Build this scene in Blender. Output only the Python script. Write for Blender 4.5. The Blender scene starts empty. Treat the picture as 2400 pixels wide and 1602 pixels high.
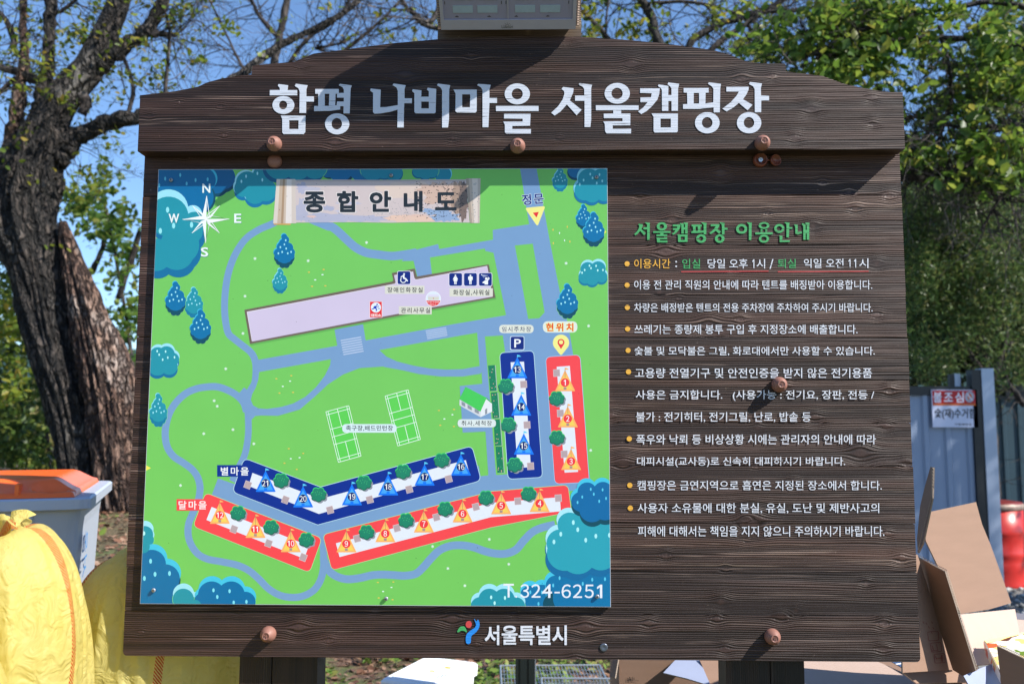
import bpy, bmesh, math, random
import numpy as np
from mathutils import Vector, Matrix, noise
from mathutils.geometry import tessellate_polygon

# ------------------------------------------------------------ camera, world, sun
S = bpy.context.scene
COL = S.collection
CAMP = np.array([0.0, -2.5, 1.65]); FPX = 2000.0
YAW, PITCH, ROLL = -0.01906, 0.09426, 0.00285
_f = np.array([math.sin(YAW)*math.cos(PITCH), math.cos(YAW)*math.cos(PITCH), math.sin(PITCH)])
_r = np.array([math.cos(YAW), -math.sin(YAW), 0.0]); _u = np.cross(_r, _f)
_r, _u = math.cos(ROLL)*_r+math.sin(ROLL)*_u, -math.sin(ROLL)*_r+math.cos(ROLL)*_u
cd = bpy.data.cameras.new('camera'); cam = bpy.data.objects.new('camera', cd); COL.objects.link(cam)
cd.sensor_fit = 'HORIZONTAL'; cd.sensor_width = 36.0; cd.lens = FPX/2400*36
cd.clip_start = 0.05; cd.clip_end = 5000
cam.matrix_world = Matrix(((_r[0], _u[0], -_f[0], CAMP[0]), (_r[1], _u[1], -_f[1], CAMP[1]), (_r[2], _u[2], -_f[2], CAMP[2]), (0, 0, 0, 1)))
cd.dof.use_dof = True; cd.dof.focus_distance = 2.5; cd.dof.aperture_fstop = 3.2
S.camera = cam
SUND = Vector((-2.4, 1.0, -2.2)).normalized()
w = bpy.data.worlds.new('World'); S.world = w; w.use_nodes = True
nt = w.node_tree; bgn = nt.nodes['Background']
sky = nt.nodes.new('ShaderNodeTexSky'); sky.sky_type = 'NISHITA'; sky.sun_disc = False
sky.sun_elevation = math.asin(-SUND.z); sky.sun_rotation = math.atan2(-SUND.x, -SUND.y)
sky.air_density = 1.0; sky.dust_density = 0.15; sky.ozone_density = 6.0; sky.altitude = 50
nt.links.new(sky.outputs[0], bgn.inputs[0]); bgn.inputs[1].default_value = 0.125
sl = bpy.data.lights.new('sun', 'SUN'); so = bpy.data.objects.new('sun', sl); COL.objects.link(so)
sl.energy = 5.0; sl.angle = math.radians(0.5); sl.color = (1.0, 0.95, 0.87)
so.rotation_euler = SUND.to_track_quat('-Z', 'Y').to_euler()
S.view_settings.view_transform = 'Standard'; S.view_settings.look = 'None'
S.view_settings.gamma = 1; S.view_settings.exposure = 0.8
S.render.engine = 'CYCLES'
S.cycles.max_bounces = 6; S.cycles.transparent_max_bounces = 6

# ------------------------------------------------------------ helpers
def pt(px, py, Y):
    """point on the vertical plane y=Y seen at photo pixel (px,py)"""
    v = (px-1200.0)*_r - (py-801.0)*_u + FPX*_f
    t = (Y-CAMP[1])/v[1]
    return (CAMP[0]+v[0]*t, Y, CAMP[2]+v[2]*t)
def pts(P, Y): return [pt(x, y, Y) for x, y in P]
def ptz(px, py, z):
    v = (px-1200.0)*_r - (py-801.0)*_u + FPX*_f
    t = (z-CAMP[2])/v[2]
    return (CAMP[0]+v[0]*t, CAMP[1]+v[1]*t, z)
def crop(x0, y0, s):
    def f(P): return [(x0+s*x, y0+s*y) for x, y in P]
    return f
k = 560/2195.0; k2 = 580/2274.0
c1 = crop(340, 380, k); c2 = crop(880, 380, k); c3 = crop(320, 760, k2); c4 = crop(880, 760, k2)
c5 = crop(320, 1050, k2); c6 = crop(880, 1050, k2); cB = crop(840, 620, 340/2349.0); cS = crop(640, 410, 500/2349.0)
A1 = crop(0, 0, 600/1882.0); A4 = crop(560, 0, 840/2349.0); A5 = crop(1300, 0, 1100/2349.0); A7 = crop(2050, 850, 350/730.0)
G1 = crop(620, 180, 300/2349.0); G2 = crop(860, 180, 420/2349.0); G3 = crop(1270, 180, 300/2349.0); G4 = crop(1480, 180, 340/2349.0)
G5 = crop(1470, 500, 450/2349.0); c7 = crop(1420, 480, 700/2349.0); c8 = crop(1420, 840, 720/2349.0); cL = crop(1040, 1430, 400/2349.0)

def lin(h):
    h = h.lstrip('#'); o = []
    for i in (0, 2, 4):
        c = int(h[i:i+2], 16)/255; o.append(c/12.92 if c <= .04045 else ((c+.055)/1.055)**2.4)
    return tuple(o)
_mats = {}
def mat(name, col, rough=0.6, spec=0.3, var=0.0, vscale=20, bump=0.0, bscale=200, metal=0.0, stretch=(1, 1, 1), trans=0.0, sub=None):
    if name in _mats: return _mats[name]
    if isinstance(col, str): col = lin(col)
    m = bpy.data.materials.new(name); m.use_nodes = True; _mats[name] = m
    n = m.node_tree.nodes; L = m.node_tree.links; b = n['Principled BSDF']
    b.inputs['Base Color'].default_value = (*col, 1); b.inputs['Roughness'].default_value = rough
    b.inputs['Specular IOR Level'].default_value = spec; b.inputs['Metallic'].default_value = metal
    if var or bump:
        tc = n.new('ShaderNodeTexCoord'); mp = n.new('ShaderNodeMapping'); mp.inputs['Scale'].default_value = stretch
        L.new(tc.outputs['Object'], mp.inputs[0])
    if var:
        nz = n.new('ShaderNodeTexNoise'); nz.inputs['Scale'].default_value = vscale; nz.inputs['Detail'].default_value = 5
        L.new(mp.outputs[0], nz.inputs['Vector'])
        mx = n.new('ShaderNodeMix'); mx.data_type = 'RGBA'
        mx.inputs[6].default_value = (*[c*(1-var) for c in col], 1); mx.inputs[7].default_value = (*[min(1, c*(1+var)) for c in col], 1)
        L.new(nz.outputs[0], mx.inputs[0]); L.new(mx.outputs[2], b.inputs['Base Color'])
    if bump:
        nb = n.new('ShaderNodeTexNoise'); nb.inputs['Scale'].default_value = bscale; nb.inputs['Detail'].default_value = 4
        L.new(mp.outputs[0], nb.inputs['Vector'])
        bp = n.new('ShaderNodeBump'); bp.inputs['Distance'].default_value = bump; L.new(nb.outputs[0], bp.inputs['Height'])
        L.new(bp.outputs[0], b.inputs['Normal'])
    return m

def link(o, parent=None, label=None, cat=None, group=None, kind=None):
    COL.objects.link(o)
    if parent is not None: o.parent = parent
    for kk, v in (('label', label), ('category', cat), ('group', group), ('kind', kind)):
        if v: o[kk] = v
    return o
def mesh_obj(name, V, F, mats, parent=None, mi=None, smooth=False, **kw):
    me = bpy.data.meshes.new(name); me.from_pydata([tuple(map(float, v)) for v in V], [], F)
    for m in (mats if isinstance(mats, (list, tuple)) else [mats]): me.materials.append(m)
    if mi is not None: me.polygons.foreach_set('material_index', mi)
    if smooth: me.polygons.foreach_set('use_smooth', [True]*len(F))
    me.update()
    return link(bpy.data.objects.new(name, me), parent, **kw)
def empty(name, loc=(0, 0, 0), parent=None, **kw):
    o = bpy.data.objects.new(name, None); o.empty_display_size = .1; o.location = loc
    return link(o, parent, **kw)

class MB:
    def __init__(s): s.V = []; s.F = []; s.M = []
    def add(s, V, F, m=0):
        o = len(s.V); s.V += [tuple(v) for v in V]; s.F += [tuple(i+o for i in f) for f in F]; s.M += [m]*len(F)
    def box(s, a, b, m=0, T=None):
        (x0, y0, z0), (x1, y1, z1) = a, b
        V = [Vector(p) for p in ((x0, y0, z0), (x1, y0, z0), (x1, y1, z0), (x0, y1, z0), (x0, y0, z1), (x1, y0, z1), (x1, y1, z1), (x0, y1, z1))]
        if T is not None: V = [T @ v for v in V]
        s.add(V, [(0, 3, 2, 1), (4, 5, 6, 7), (0, 1, 5, 4), (1, 2, 6, 5), (2, 3, 7, 6), (3, 0, 4, 7)], m)
    def prism(s, loops, y0, y1, m=0):
        """loops: list of 2-D loops as (x,z); front face at y0, back at y1; holes allowed"""
        vl = [[Vector((x, z, 0)) for x, z in l] for l in loops]
        tris = tessellate_polygon(vl); flat = [p for l in loops for p in l]; n = len(flat); o = len(s.V)
        s.V += [(x, y0, z) for x, z in flat]+[(x, y1, z) for x, z in flat]
        for t in tris:
            a, b, c = (flat[i] for i in t)
            if (b[0]-a[0])*(c[1]-a[1])-(b[1]-a[1])*(c[0]-a[0]) < 0: t = (t[0], t[2], t[1])
            s.F.append(tuple(o+i for i in t)); s.M.append(m)
        base = 0
        for l in loops:
            for i in range(len(l)):
                a, b = base+i, base+(i+1) % len(l); s.F.append((o+a, o+b, o+n+b, o+n+a)); s.M.append(m)
            base += len(l)
    def lathe(s, c, prof, n=20, m=0, axis=(0, -1, 0)):
        ax = Vector(axis).normalized(); u = ax.orthogonal().normalized(); v = ax.cross(u); c = Vector(c); o = len(s.V)
        for r, h in prof:
            for i in range(n):
                a = 2*math.pi*i/n; s.V.append(tuple(c+ax*h+(u*math.cos(a)+v*math.sin(a))*r))
        for j in range(len(prof)-1):
            for i in range(n):
                a = o+j*n+i; b = o+j*n+(i+1) % n; s.F.append((a, b, b+n, a+n)); s.M.append(m)
        s.F.append(tuple(o+(len(prof)-1)*n+i for i in range(n))); s.M.append(m)
    def tube(s, P, R, n=6, m=0):
        P = [Vector(p) for p in P]; o = len(s.V); u = None
        for i, p in enumerate(P):
            d = (P[min(i+1, len(P)-1)]-P[max(i-1, 0)]); d = d.normalized() if d.length > 1e-9 else Vector((0, 0, 1))
            if u is None: u = d.orthogonal().normalized()
            u = (u-d*u.dot(d)); u = u.normalized() if u.length > 1e-6 else d.orthogonal().normalized()
            v = d.cross(u); r = R[i] if hasattr(R, '__len__') else R
            for q in range(n):
                a = 2*math.pi*q/n; s.V.append(tuple(p+(u*math.cos(a)+v*math.sin(a))*r))
        for j in range(len(P)-1):
            for i in range(n):
                a = o+j*n+i; b = o+j*n+(i+1) % n; s.F.append((a, b, b+n, a+n)); s.M.append(m)
        s.F.append(tuple(o+i for i in range(n))[::-1]); s.F.append(tuple(o+(len(P)-1)*n+i for i in range(n))); s.M += [m, m]
    def sheet(s, P, th, m=0, me=None):
        """planar-ish polygon given as 3-D points, thickened along its normal"""
        P = [Vector(p) for p in P]; nrm = Vector((0, 0, 0))
        for i in range(len(P)): nrm += P[i].cross(P[(i+1) % len(P)])
        nrm.normalize(); n = len(P); o = len(s.V)
        s.V += [tuple(p) for p in P]+[tuple(p-nrm*th) for p in P]
        tr = tessellate_polygon([P])
        for t in tr: s.F.append(tuple(o+i for i in t)); s.M.append(m); s.F.append(tuple(o+n+i for i in t[::-1])); s.M.append(m)
        for i in range(n): s.F.append((o+i, o+(i+1) % n, o+n+(i+1) % n, o+n+i)); s.M.append(m if me is None else me)
    def build(s, name, mats, parent=None, smooth=False, **kw):
        return mesh_obj(name, s.V, s.F, mats, parent, mi=s.M, smooth=smooth, **kw)

def ell(cx, cy, rx, ry=None, n=28, rot=0):
    ry = rx if ry is None else ry; o = []
    for i in range(n):
        a = 2*math.pi*i/n; x, y = rx*math.cos(a), ry*math.sin(a)
        o.append((cx+x*math.cos(rot)-y*math.sin(rot), cy+x*math.sin(rot)+y*math.cos(rot)))
    return o
def smooth_path(P, n=8, closed=False):
    o = []; N = len(P)
    for i in range(N if closed else N-1):
        g = (lambda j: P[j % N]) if closed else (lambda j: P[max(0, min(N-1, j))])
        p0, p1, p2, p3 = g(i-1), g(i), g(i+1), g(i+2)
        for q in range(n):
            t = q/n
            o.append(tuple(.5*((2*b)+(c-a)*t+(2*a-5*b+4*c-d)*t*t+(3*b-a-3*c+d)*t**3) for a, b, c, d in zip(p0, p1, p2, p3)))
    if not closed: o.append(tuple(P[-1]))
    return o
def rounded(P, rad):
    o = []; N = len(P)
    for i in range(N):
        r = rad[i] if hasattr(rad, '__len__') else rad
        p = Vector(P[i]); a = Vector(P[i-1]); b = Vector(P[(i+1) % N])
        if r < .01: o.append(tuple(p)); continue
        da = (a-p).normalized(); db = (b-p).normalized(); A = p+da*r; B = p+db*r
        for q in range(7):
            t = q/6; o.append(tuple(A*(1-t)**2+p*2*t*(1-t)+B*t*t))
    return o
def offset_stroke(P, wd, closed=False):
    """left and right edges of a stroke of width wd along P -> list of quads"""
    N = len(P); L = []; R = []
    for i in range(N):
        a = Vector(P[(i-1) % N] if closed or i > 0 else P[i]); b = Vector(P[(i+1) % N] if closed or i < N-1 else P[i])
        d = (b-a); d = d.normalized() if d.length > 1e-9 else Vector((1, 0)); n = Vector((-d.y, d.x))*wd/2
        p = Vector(P[i]); L.append(tuple(p+n)); R.append(tuple(p-n))
    return L, R

# text -> 2-D triangles in a unit box
_tc = {}
def text_tris(body, off=0.0, spacing=1.0):
    key = (body, spacing)
    if key in _tc: return _tc[key]
    if body == '1':
        _tc[key] = ([(.55, 0), (1, 0), (1, 1), (.62, 1), (.55, .80), (0, .66), (0, .82), (.62, 1)], [(0, 1, 2), (0, 2, 3), (0, 3, 4), (5, 4, 3), (5, 3, 6)], (.5, 1)); return _tc[key]
    t = bpy.data.curves.new('lettering', 'FONT'); t.body = chr(ord(body)-48+0xFF10) if len(body) == 1 and body.isdigit() and body != '4' else body
    t.offset = .006; t.space_character = spacing; t.resolution_u = 3
    o = bpy.data.objects.new('lettering', t); COL.objects.link(o)
    me = bpy.data.meshes.new_from_object(o.evaluated_get(bpy.context.evaluated_depsgraph_get()))
    V = [(v.co.x, v.co.y) for v in me.vertices]; F = [tuple(p.vertices) for p in me.polygons]
    bpy.data.objects.remove(o); bpy.data.curves.remove(t); bpy.data.meshes.remove(me)
    x0 = min(v[0] for v in V); x1 = max(v[0] for v in V); y0 = min(v[1] for v in V); y1 = max(v[1] for v in V)
    _tc[key] = ([((x-x0)/(x1-x0), (y-y0)/(y1-y0)) for x, y in V], F, (x1-x0, y1-y0))
    return _tc[key]
def put_text(mb, body, quad, Y, m=0, off=0.0, spacing=1.0, grow=0.0):
    """quad: TL,TR,BR,BL in photo pixels; the lettering fills it; heavier weights are struck several times"""
    V, F, _ = text_tris(body, off, spacing); TL, TR, BR, BL = [Vector(q) for q in quad]
    H = (BL-TL).length; e = max(0, off-.014)*H+grow
    sh = [(0, 0)] if e < .05 else [(-e, -e), (e, -e), (e, e), (-e, e)]
    if e > 1.2: sh += [(-e*1.2, 0), (e*1.2, 0), (0, e*1.2), (0, -e*1.2)]
    for k_, (ex, ey) in enumerate(sh):
        W = []; E2 = Vector((ex, ey)); ins = Vector((e-grow, 0)) if not grow else Vector((0, 0))
        for u, v in V:
            p = (BL*(1-u)+BR*u)*(1-v)+(TL*(1-u)+TR*u)*v+E2; W.append(pt(p.x, p.y, Y-k_*.000009))
        mb.add(W, F, m)
def rect(x0, y0, x1, y1): return [(x0, y0), (x1, y0), (x1, y1), (x0, y1)]

# ------------------------------------------------------------ materials: stained brushed pine
def wood_material(name, dark, mid, light, worn, bump=0.0035):
    m = bpy.data.materials.new(name); m.use_nodes = True
    n = m.node_tree.nodes; L = m.node_tree.links; b = n['Principled BSDF']
    def nd(t, **kw):
        x = n.new(t)
        for a, v in kw.items(): setattr(x, a, v)
        return x
    gv = nd('ShaderNodeAttribute', attribute_name='gv'); kn = nd('ShaderNodeAttribute', attribute_name='kn')
    tc = nd('ShaderNodeTexCoord'); sx = nd('ShaderNodeSeparateXYZ'); L.new(tc.outputs['Object'], sx.inputs[0])
    def vec(xs, gs, off=0.0):
        a = nd('ShaderNodeMath', operation='MULTIPLY'); L.new(sx.outputs[0], a.inputs[0]); a.inputs[1].default_value = xs
        c = nd('ShaderNodeMath', operation='MULTIPLY'); L.new(gv.outputs['Fac'], c.inputs[0]); c.inputs[1].default_value = gs
        v = nd('ShaderNodeCombineXYZ'); L.new(a.outputs[0], v.inputs[0]); L.new(c.outputs[0], v.inputs[1]); v.inputs[2].default_value = off
        return v.outputs[0]
    def noi(v, det=2, rough=.5):
        x = nd('ShaderNodeTexNoise'); x.inputs['Scale'].default_value = 1; x.inputs['Detail'].default_value = det
        x.inputs['Roughness'].default_value = rough; L.new(v, x.inputs['Vector']); return x.outputs[0]
    def ramp(x, a, c, lo=0., hi=1.):
        r = nd('ShaderNodeMapRange'); r.interpolation_type = 'SMOOTHSTEP'; L.new(x, r.inputs[0])
        for i, v in enumerate((a, c, lo, hi)): r.inputs[i+1].default_value = v
        return r.outputs[0]
    def mth(op, x, y):
        q = nd('ShaderNodeMath', operation=op)
        for i, v in enumerate((x, y)):
            if isinstance(v, (int, float)): q.inputs[i].default_value = v
            else: L.new(v, q.inputs[i])
        return q.outputs[0]
    phase = noi(vec(.7, 30, 11.), 3, .55)
    wv = mth('SINE', mth('ADD', mth('MULTIPLY', gv.outputs['Fac'], 2*math.pi/.0060), mth('MULTIPLY', phase, 20.)), 0)
    wv = mth('ADD', mth('MULTIPLY', wv, .5), .5)
    wsel = ramp(noi(vec(.5, 14, 21.), 2), .40, .62, .12, .62)
    wide = noi(vec(1.3, 110, 31.), 3, .65)
    ridge = mth('ADD', mth('MULTIPLY', wv, wsel), mth('MULTIPLY', mth('SUBTRACT', 1.07, wsel), mth('ADD', mth('MULTIPLY', noi(vec(1.6, 330), 2, .6), .55), mth('MULTIPLY', wide, .45)))); band = noi(vec(.8, 24, 3.), 2); fine = noi(vec(9, 900, 7.), 3, .6); speck = noi(vec(60, 60, 2.), 4, .7)
    pores = noi(vec(130, 1500, 4.), 2)
    amp = ramp(band, .38, .58, .3, 1.)
    r1 = ramp(ridge, .30, .72)
    h = mth('MULTIPLY', r1, amp)
    h = mth('ADD', h, mth('MULTIPLY', fine, .16))
    h = mth('ADD', h, mth('MULTIPLY', pores, .06))
    bp = nd('ShaderNodeBump'); bp.inputs['Strength'].default_value = 1.0; bp.inputs['Distance'].default_value = bump
    L.new(h, bp.inputs['Height']); L.new(bp.outputs[0], b.inputs['Normal'])
    def mix(f, a, c):
        x = nd('ShaderNodeMix', data_type='RGBA')
        L.new(f, x.inputs[0]) if not isinstance(f, (int, float)) else None
        for i, v in ((6, a), (7, c)):
            if isinstance(v, tuple): x.inputs[i].default_value = (*v, 1)
            else: L.new(v, x.inputs[i])
        return x.outputs[2]
    c = mix(mth('MULTIPLY', r1, amp), dark, mid)
    c = mix(ramp(band, .45, .75), c, light)
    # thin worn streaks where the hard ridges have lost their stain
    st = mth('MULTIPLY', ramp(ridge, .66, .76), ramp(noi(vec(2.5, 60, 9.), 3, .6), .52, .64))
    c = mix(mth('MULTIPLY', st, .6), c, worn)
    c = mix(mth('MULTIPLY', ramp(speck, .66, .74), .35), c, worn)
    # knots: brown heart with a dark ring
    kring = noi(vec(40, 700, 5.), 2)
    kk = ramp(kn.outputs['Fac'], .35, .85)
    c = mix(mth('MULTIPLY', kk, .55), c, light)
    kc = mth('MULTIPLY', ramp(kn.outputs['Fac'], .80, .95), ramp(kring, .45, .6))
    c = mix(kc, c, dark)
    # every board took the stain a little differently, and it has weathered in patches
    oi = nd('ShaderNodeObjectInfo'); tone = ramp(oi.outputs['Random'], 0., 1., .78, 1.22)
    patch = noi(vec(1.7, 9, 41.), 4, .6); tone = mth('MULTIPLY', tone, ramp(patch, .3, .7, .78, 1.25))
    sc_ = nd('ShaderNodeVectorMath', operation='SCALE'); L.new(c, sc_.inputs[0]); L.new(tone, sc_.inputs['Scale']); c = sc_.outputs[0]
    L.new(c, b.inputs['Base Color'])
    b.inputs['Roughness'].default_value = .55; b.inputs['Specular IOR Level'].default_value = .35
    return m
WOOD = wood_material('stained_wood', (.014, .0072, .0055), (.066, .0335, .0255), (.066, .034, .026), (.36, .25, .20), .0027)
WOOD2 = wood_material('stained_wood_reddish', (.016, .008, .0058), (.076, .0375, .027), (.078, .040, .028), (.36, .25, .19), .0027)
BARE = wood_material('weathered_bare_wood', (.06, .04, .028), (.20, .145, .10), (.26, .19, .13), (.4, .32, .24), .0015)
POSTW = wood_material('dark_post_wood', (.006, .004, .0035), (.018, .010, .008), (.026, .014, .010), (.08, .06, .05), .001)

def interp(P):
    xs = [p[0] for p in P]; zs = [p[1] for p in P]
    return lambda x: float(np.interp(x, xs, zs))
random.seed(4)
def plank(name, x0, x1, zb, zt, y0, y1, mats, parent, knots=(), seed=0, xs=None, nz=20, round_bottom=0, **kw):
    """front face is a fine grid that carries the grain field; closed box behind"""
    if xs is None: xs = list(np.linspace(x0, x1, int((x1-x0)/.009)+2))
    if round_bottom:
        xs = sorted(set(xs+[x0+round_bottom*t for t in (.1, .25, .5, .75)]+[x1-round_bottom*t for t in (.1, .25, .5, .75)]))
    V = []; F = []; M = []; gv = []; kv = []
    zbf = zb if callable(zb) else (lambda x: zb); ztf = zt if callable(zt) else (lambda x: zt)
    lo = []; hi = []
    for x in xs:
        b = zbf(x)
        if round_bottom:
            d = min(x-x0, x1-x)
            if d < round_bottom: b += round_bottom-math.sqrt(max(0, round_bottom**2-(round_bottom-d)**2))
        lo.append(b); hi.append(ztf(x))
    rz = random.Random(seed); ph = rz.random()*9
    def field(x, z, y):
        g = z+.004*math.sin(x*1.7+ph)+.003*noise.noise((x*1.5, z*4, seed*3.1))+.0018*noise.noise((x*6, z*16, seed*1.3)); kk = 0.
        for kx, kz, kr in knots:
            dx, dz = x-kx, z-kz
            if abs(dx) < kr*6 and abs(dz) < kr*5:
                e = math.exp(-(dx/(kr*1.9))**2-(dz/(kr*1.7))**2)
                g -= dz*.80*e
                g += kr*.55*e*math.tanh(dz/(kr*.45))*-.15
                q = 1-math.sqrt((dx/kr)**2+(dz/kr*1.15)**2)/1.6; kk = max(kk, q)
        return g+seed*.731+(y-y0)*.7, max(0., kk)
    n = nz+1
    for i, x in enumerate(xs):
        for j in range(n):
            z = lo[i]+(hi[i]-lo[i])*j/nz; V.append((x, y0, z)); g, q = field(x, z, y0); gv.append(g); kv.append(q)
    for i in range(len(xs)-1):
        for j in range(nz):
            a = i*n+j; F.append((a, a+n, a+n+1, a+1))
    def add(p, q):
        V.append(p); g, kq = field(*q); gv.append(g); kv.append(kq); return len(V)-1
    e = .0012
    def strip(idx, zoff):
        prev = None
        for i in idx:
            x = xs[i]; z = lo[i] if zoff < 0 else hi[i]
            a = add((x, y0, z), (x, z, y0)); b = add((x, y1, z), (x, z, y1))
            if prev: F.append((prev[0], prev[1], b, a) if zoff < 0 else (a, b, prev[1], prev[0]))
            prev = (a, b)
    strip(range(len(xs)), -1); strip(range(len(xs)), 1)
    for i, s in ((0, -1), (len(xs)-1, 1)):
        prev = None
        for j in range(nz+1):
            z = lo[i]+(hi[i]-lo[i])*j/nz; a = add((xs[i], y0, z), (xs[i], z, y0)); b = add((xs[i], y1, z), (xs[i], z, y1))
            if prev: F.append((a, b, prev[1], prev[0]) if s < 0 else (prev[0], prev[1], b, a))
            prev = (a, b)
    bk = []
    for i in range(len(xs)): bk.append((add((xs[i], y1, lo[i]), (xs[i], lo[i], y1)), add((xs[i], y1, hi[i]), (xs[i], hi[i], y1))))
    for i in range(len(xs)-1): F.append((bk[i][0], bk[i][1], bk[i+1][1], bk[i+1][0]))
    o = mesh_obj(name, V, F, mats, parent, **kw)
    at = o.data.attributes.new('gv', 'FLOAT', 'POINT'); at.data.foreach_set('value', gv)
    at = o.data.attributes.new('kn', 'FLOAT', 'POINT'); at.data.foreach_set('value', kv)
    return o

# ------------------------------------------------------------ the notice board
board = empty('notice_board', (0, .1, 0), label='wide dark brown wooden notice board with a green camp map and white Korean rules', cat='notice board')
board_xf = Matrix.Translation((0, -.1, 0))
def bp_(o):
    o.parent = board; o.matrix_parent_inverse = board_xf
    return o
HD = .055                                   # header stands this far in front of the planks
MY = -.012                                  # face of the map panel
def pl(px, py, Y=0.0): return pt(px, py, Y)
zt_ = pl(1200, 358)[2]; zb_ = (pl(290, 1534)[2]+pl(2160, 1552)[2])/2
xl_ = -1.162; xr_ = 1.107
seams_px = [457, 574, 691, 790, 889, 990, 1091, 1225, 1338, 1440]
zs = [zt_+.06]+[pl(1750, y)[2] for y in seams_px]+[zb_]
knots_px = [(1355+0, 470, 9), (1690, 405, 13), (1500, 458, 10), (1990, 450, 9), (1928, 428, 8), (2085, 460, 10), (2005, 488, 10), (1560, 590, 17), (1575, 515, 14),
            (1905, 530, 10), (2055, 617, 9), (1800, 500, 6), (1720, 630, 6), (2055, 737, 8), (1660, 760, 16), (1735, 748, 9), (1545, 684, 8), (1590, 700, 6), (1835, 905, 10),
            (2085, 915, 9), (1910, 978, 10), (2075, 998, 10), (1775, 1003, 7), (2017, 1060, 19), (1460, 1085, 16), (2125, 1085, 9), (1770, 1092, 5), (1860, 1130, 8),
            (1760, 1220, 20), (1745, 1225, 9), (1750, 1265, 6), (2080, 1250, 7), (2112, 1308, 10), (1430, 975, 10), (1560, 1300, 7), (1700, 1330, 6), (2072, 1460, 10), (2030, 1365, 7),
            (1690, 1410, 11), (1865, 1430, 8), (2070, 1520, 9), (1520, 1460, 9), (1372, 1470, 14), (1115, 1512, 7), (700, 1470, 14), (770, 1500, 8), (880, 1428, 6), (1060, 1450, 16),
            (1270, 1432, 6), (1205, 1434, 5), (1680, 1450, 9), (1830, 1445, 12), (1700, 1520, 8), (1350, 1545, 9), (330, 1480, 5), (560, 1430, 6), (1105, 372, 9), (800, 376, 7), (430, 370, 6)]
knots = [(*[pl(x, y)[i] for i in (0, 2)], r*.00125) for x, y, r in knots_px]
rr = random.Random(7)
for i in range(len(zs)-1):
    zt, zb = zs[i], zs[i+1]
    kn = [q for q in knots if zb-.03 < q[1] < zt+.03]
    o = plank('plank', xl_+rr.uniform(-.001, .001), xr_+rr.uniform(-.0015, .001), zb+(.0009 if i < len(zs)-2 else 0), zt-.0009, rr.uniform(-.0008, .0008), .038,
              [WOOD2 if i in (1, 5, 8) else WOOD], board, kn, seed=i+1, round_bottom=.012 if i == len(zs)-2 else 0)
    o.matrix_parent_inverse = board_xf
mb = MB()
for z in zs[1:-1]: mb.box((xl_+.004, .004, z-.006), (xr_-.004, .036, z+.006))
o = mb.build('seam_shade_strip', mat('seam_shadow_wood', (.008, .005, .004), .8), board); o.matrix_parent_inverse = board_xf  # near-black strips: the shadow in the plank gaps is put into their colour

# header with the curved top
top_px = A1([(1030, 701), (1280, 672), (1450, 640), (1520, 608), (1620, 580), (1740, 560), (1850, 549)])+[(592.2, 153.8)] + \
    A4([(365, 405), (420, 380), (490, 352), (700, 325), (1000, 285), (1300, 258)])+[(1194, 84), (1362, 86.6)] + \
    A5([(320, 197), (520, 215), (700, 238), (800, 253), (870, 272), (950, 305), (1000, 314), (1060, 318), (1155, 320)]) + \
    A5([(1159, 358), (1340, 380), (1450, 420), (1540, 440), (1640, 458), (1742, 462)])
T3 = [pt(x, y, -HD) for x, y in top_px]; T2 = [(p[0], p[2]) for p in T3]
hx0 = T2[0][0]; hx1 = T2[-1][0]; hzb = pt(1200, 352, -HD)[2]
ftop = interp(T2)
xs = sorted(set([p[0] for p in T2]+list(np.linspace(hx0, hx1, 250))))
hk_px = [(1105, 130, 9), (950, 174, 15), (1328, 90, 11), (705, 152, 9), (786, 332, 13), (1738, 185, 13), (2043, 230, 8), (1863, 322, 9), (1480, 300, 6), (1060, 327, 7), (1575, 222, 9),
         (1310, 322, 5), (518, 249, 5), (524, 317, 6), (1810, 180, 7), (1900, 255, 12), (350, 270, 6), (2045, 290, 7), (420, 180+60, 5), (1480, 150, 12)]
hkn = [(*[pt(x, y, -HD)[i] for i in (0, 2)], r*.00125) for x, y, r in hk_px]
o = plank('header_board', hx0, hx1, hzb, ftop, -HD, 0.0-.002, [WOOD], board, hkn, seed=23, xs=xs, nz=44); o.matrix_parent_inverse = board_xf
header = o

# painted lettering: worn paint over the grain
def paint_material(name, col, wear=.5, under=(.03, .02, .016)):
    m = bpy.data.materials.new(name); m.use_nodes = True; n = m.node_tree.nodes; L = m.node_tree.links; b = n['Principled BSDF']
    tc = n.new('ShaderNodeTexCoord'); mp = n.new('ShaderNodeMapping'); mp.inputs['Scale'].default_value = (9, 1, 300)
    L.new(tc.outputs['Object'], mp.inputs[0])
    nz = n.new('ShaderNodeTexNoise'); nz.inputs['Scale'].default_value = 1; nz.inputs['Detail'].default_value = 3; L.new(mp.outputs[0], nz.inputs['Vector'])
    rg = n.new('ShaderNodeMapRange'); rg.inputs[1].default_value = wear; rg.inputs[2].default_value = wear+.05; L.new(nz.outputs[0], rg.inputs[0])
    mx = n.new('ShaderNodeMix'); mx.data_type = 'RGBA'; mx.inputs[6].default_value = (*col, 1); mx.inputs[7].default_value = (*under, 1)
    L.new(rg.outputs[0], mx.inputs[0]); L.new(mx.outputs[2], b.inputs['Base Color'])
    bp = n.new('ShaderNodeBump'); bp.inputs['Distance'].default_value = .0012; L.new(nz.outputs[0], bp.inputs['Height']); bp.invert = True
    L.new(bp.outputs[0], b.inputs['Normal']); b.inputs['Roughness'].default_value = .6
    return m
PW = paint_material('white_letter_paint', (.56, .59, .66), .64)
PW2 = paint_material('white_small_letter_paint', (.64, .65, .70), .635)
PG = paint_material('green_letter_paint', (.045, .34, .10), .60)
PO = paint_material('orange_letter_paint', (.74, .38, .04), .63)
PR = paint_material('red_letter_paint', (.55, .05, .05), .72)
PB = paint_material('blue_letter_paint', (.01, .22, .68), .75)

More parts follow.
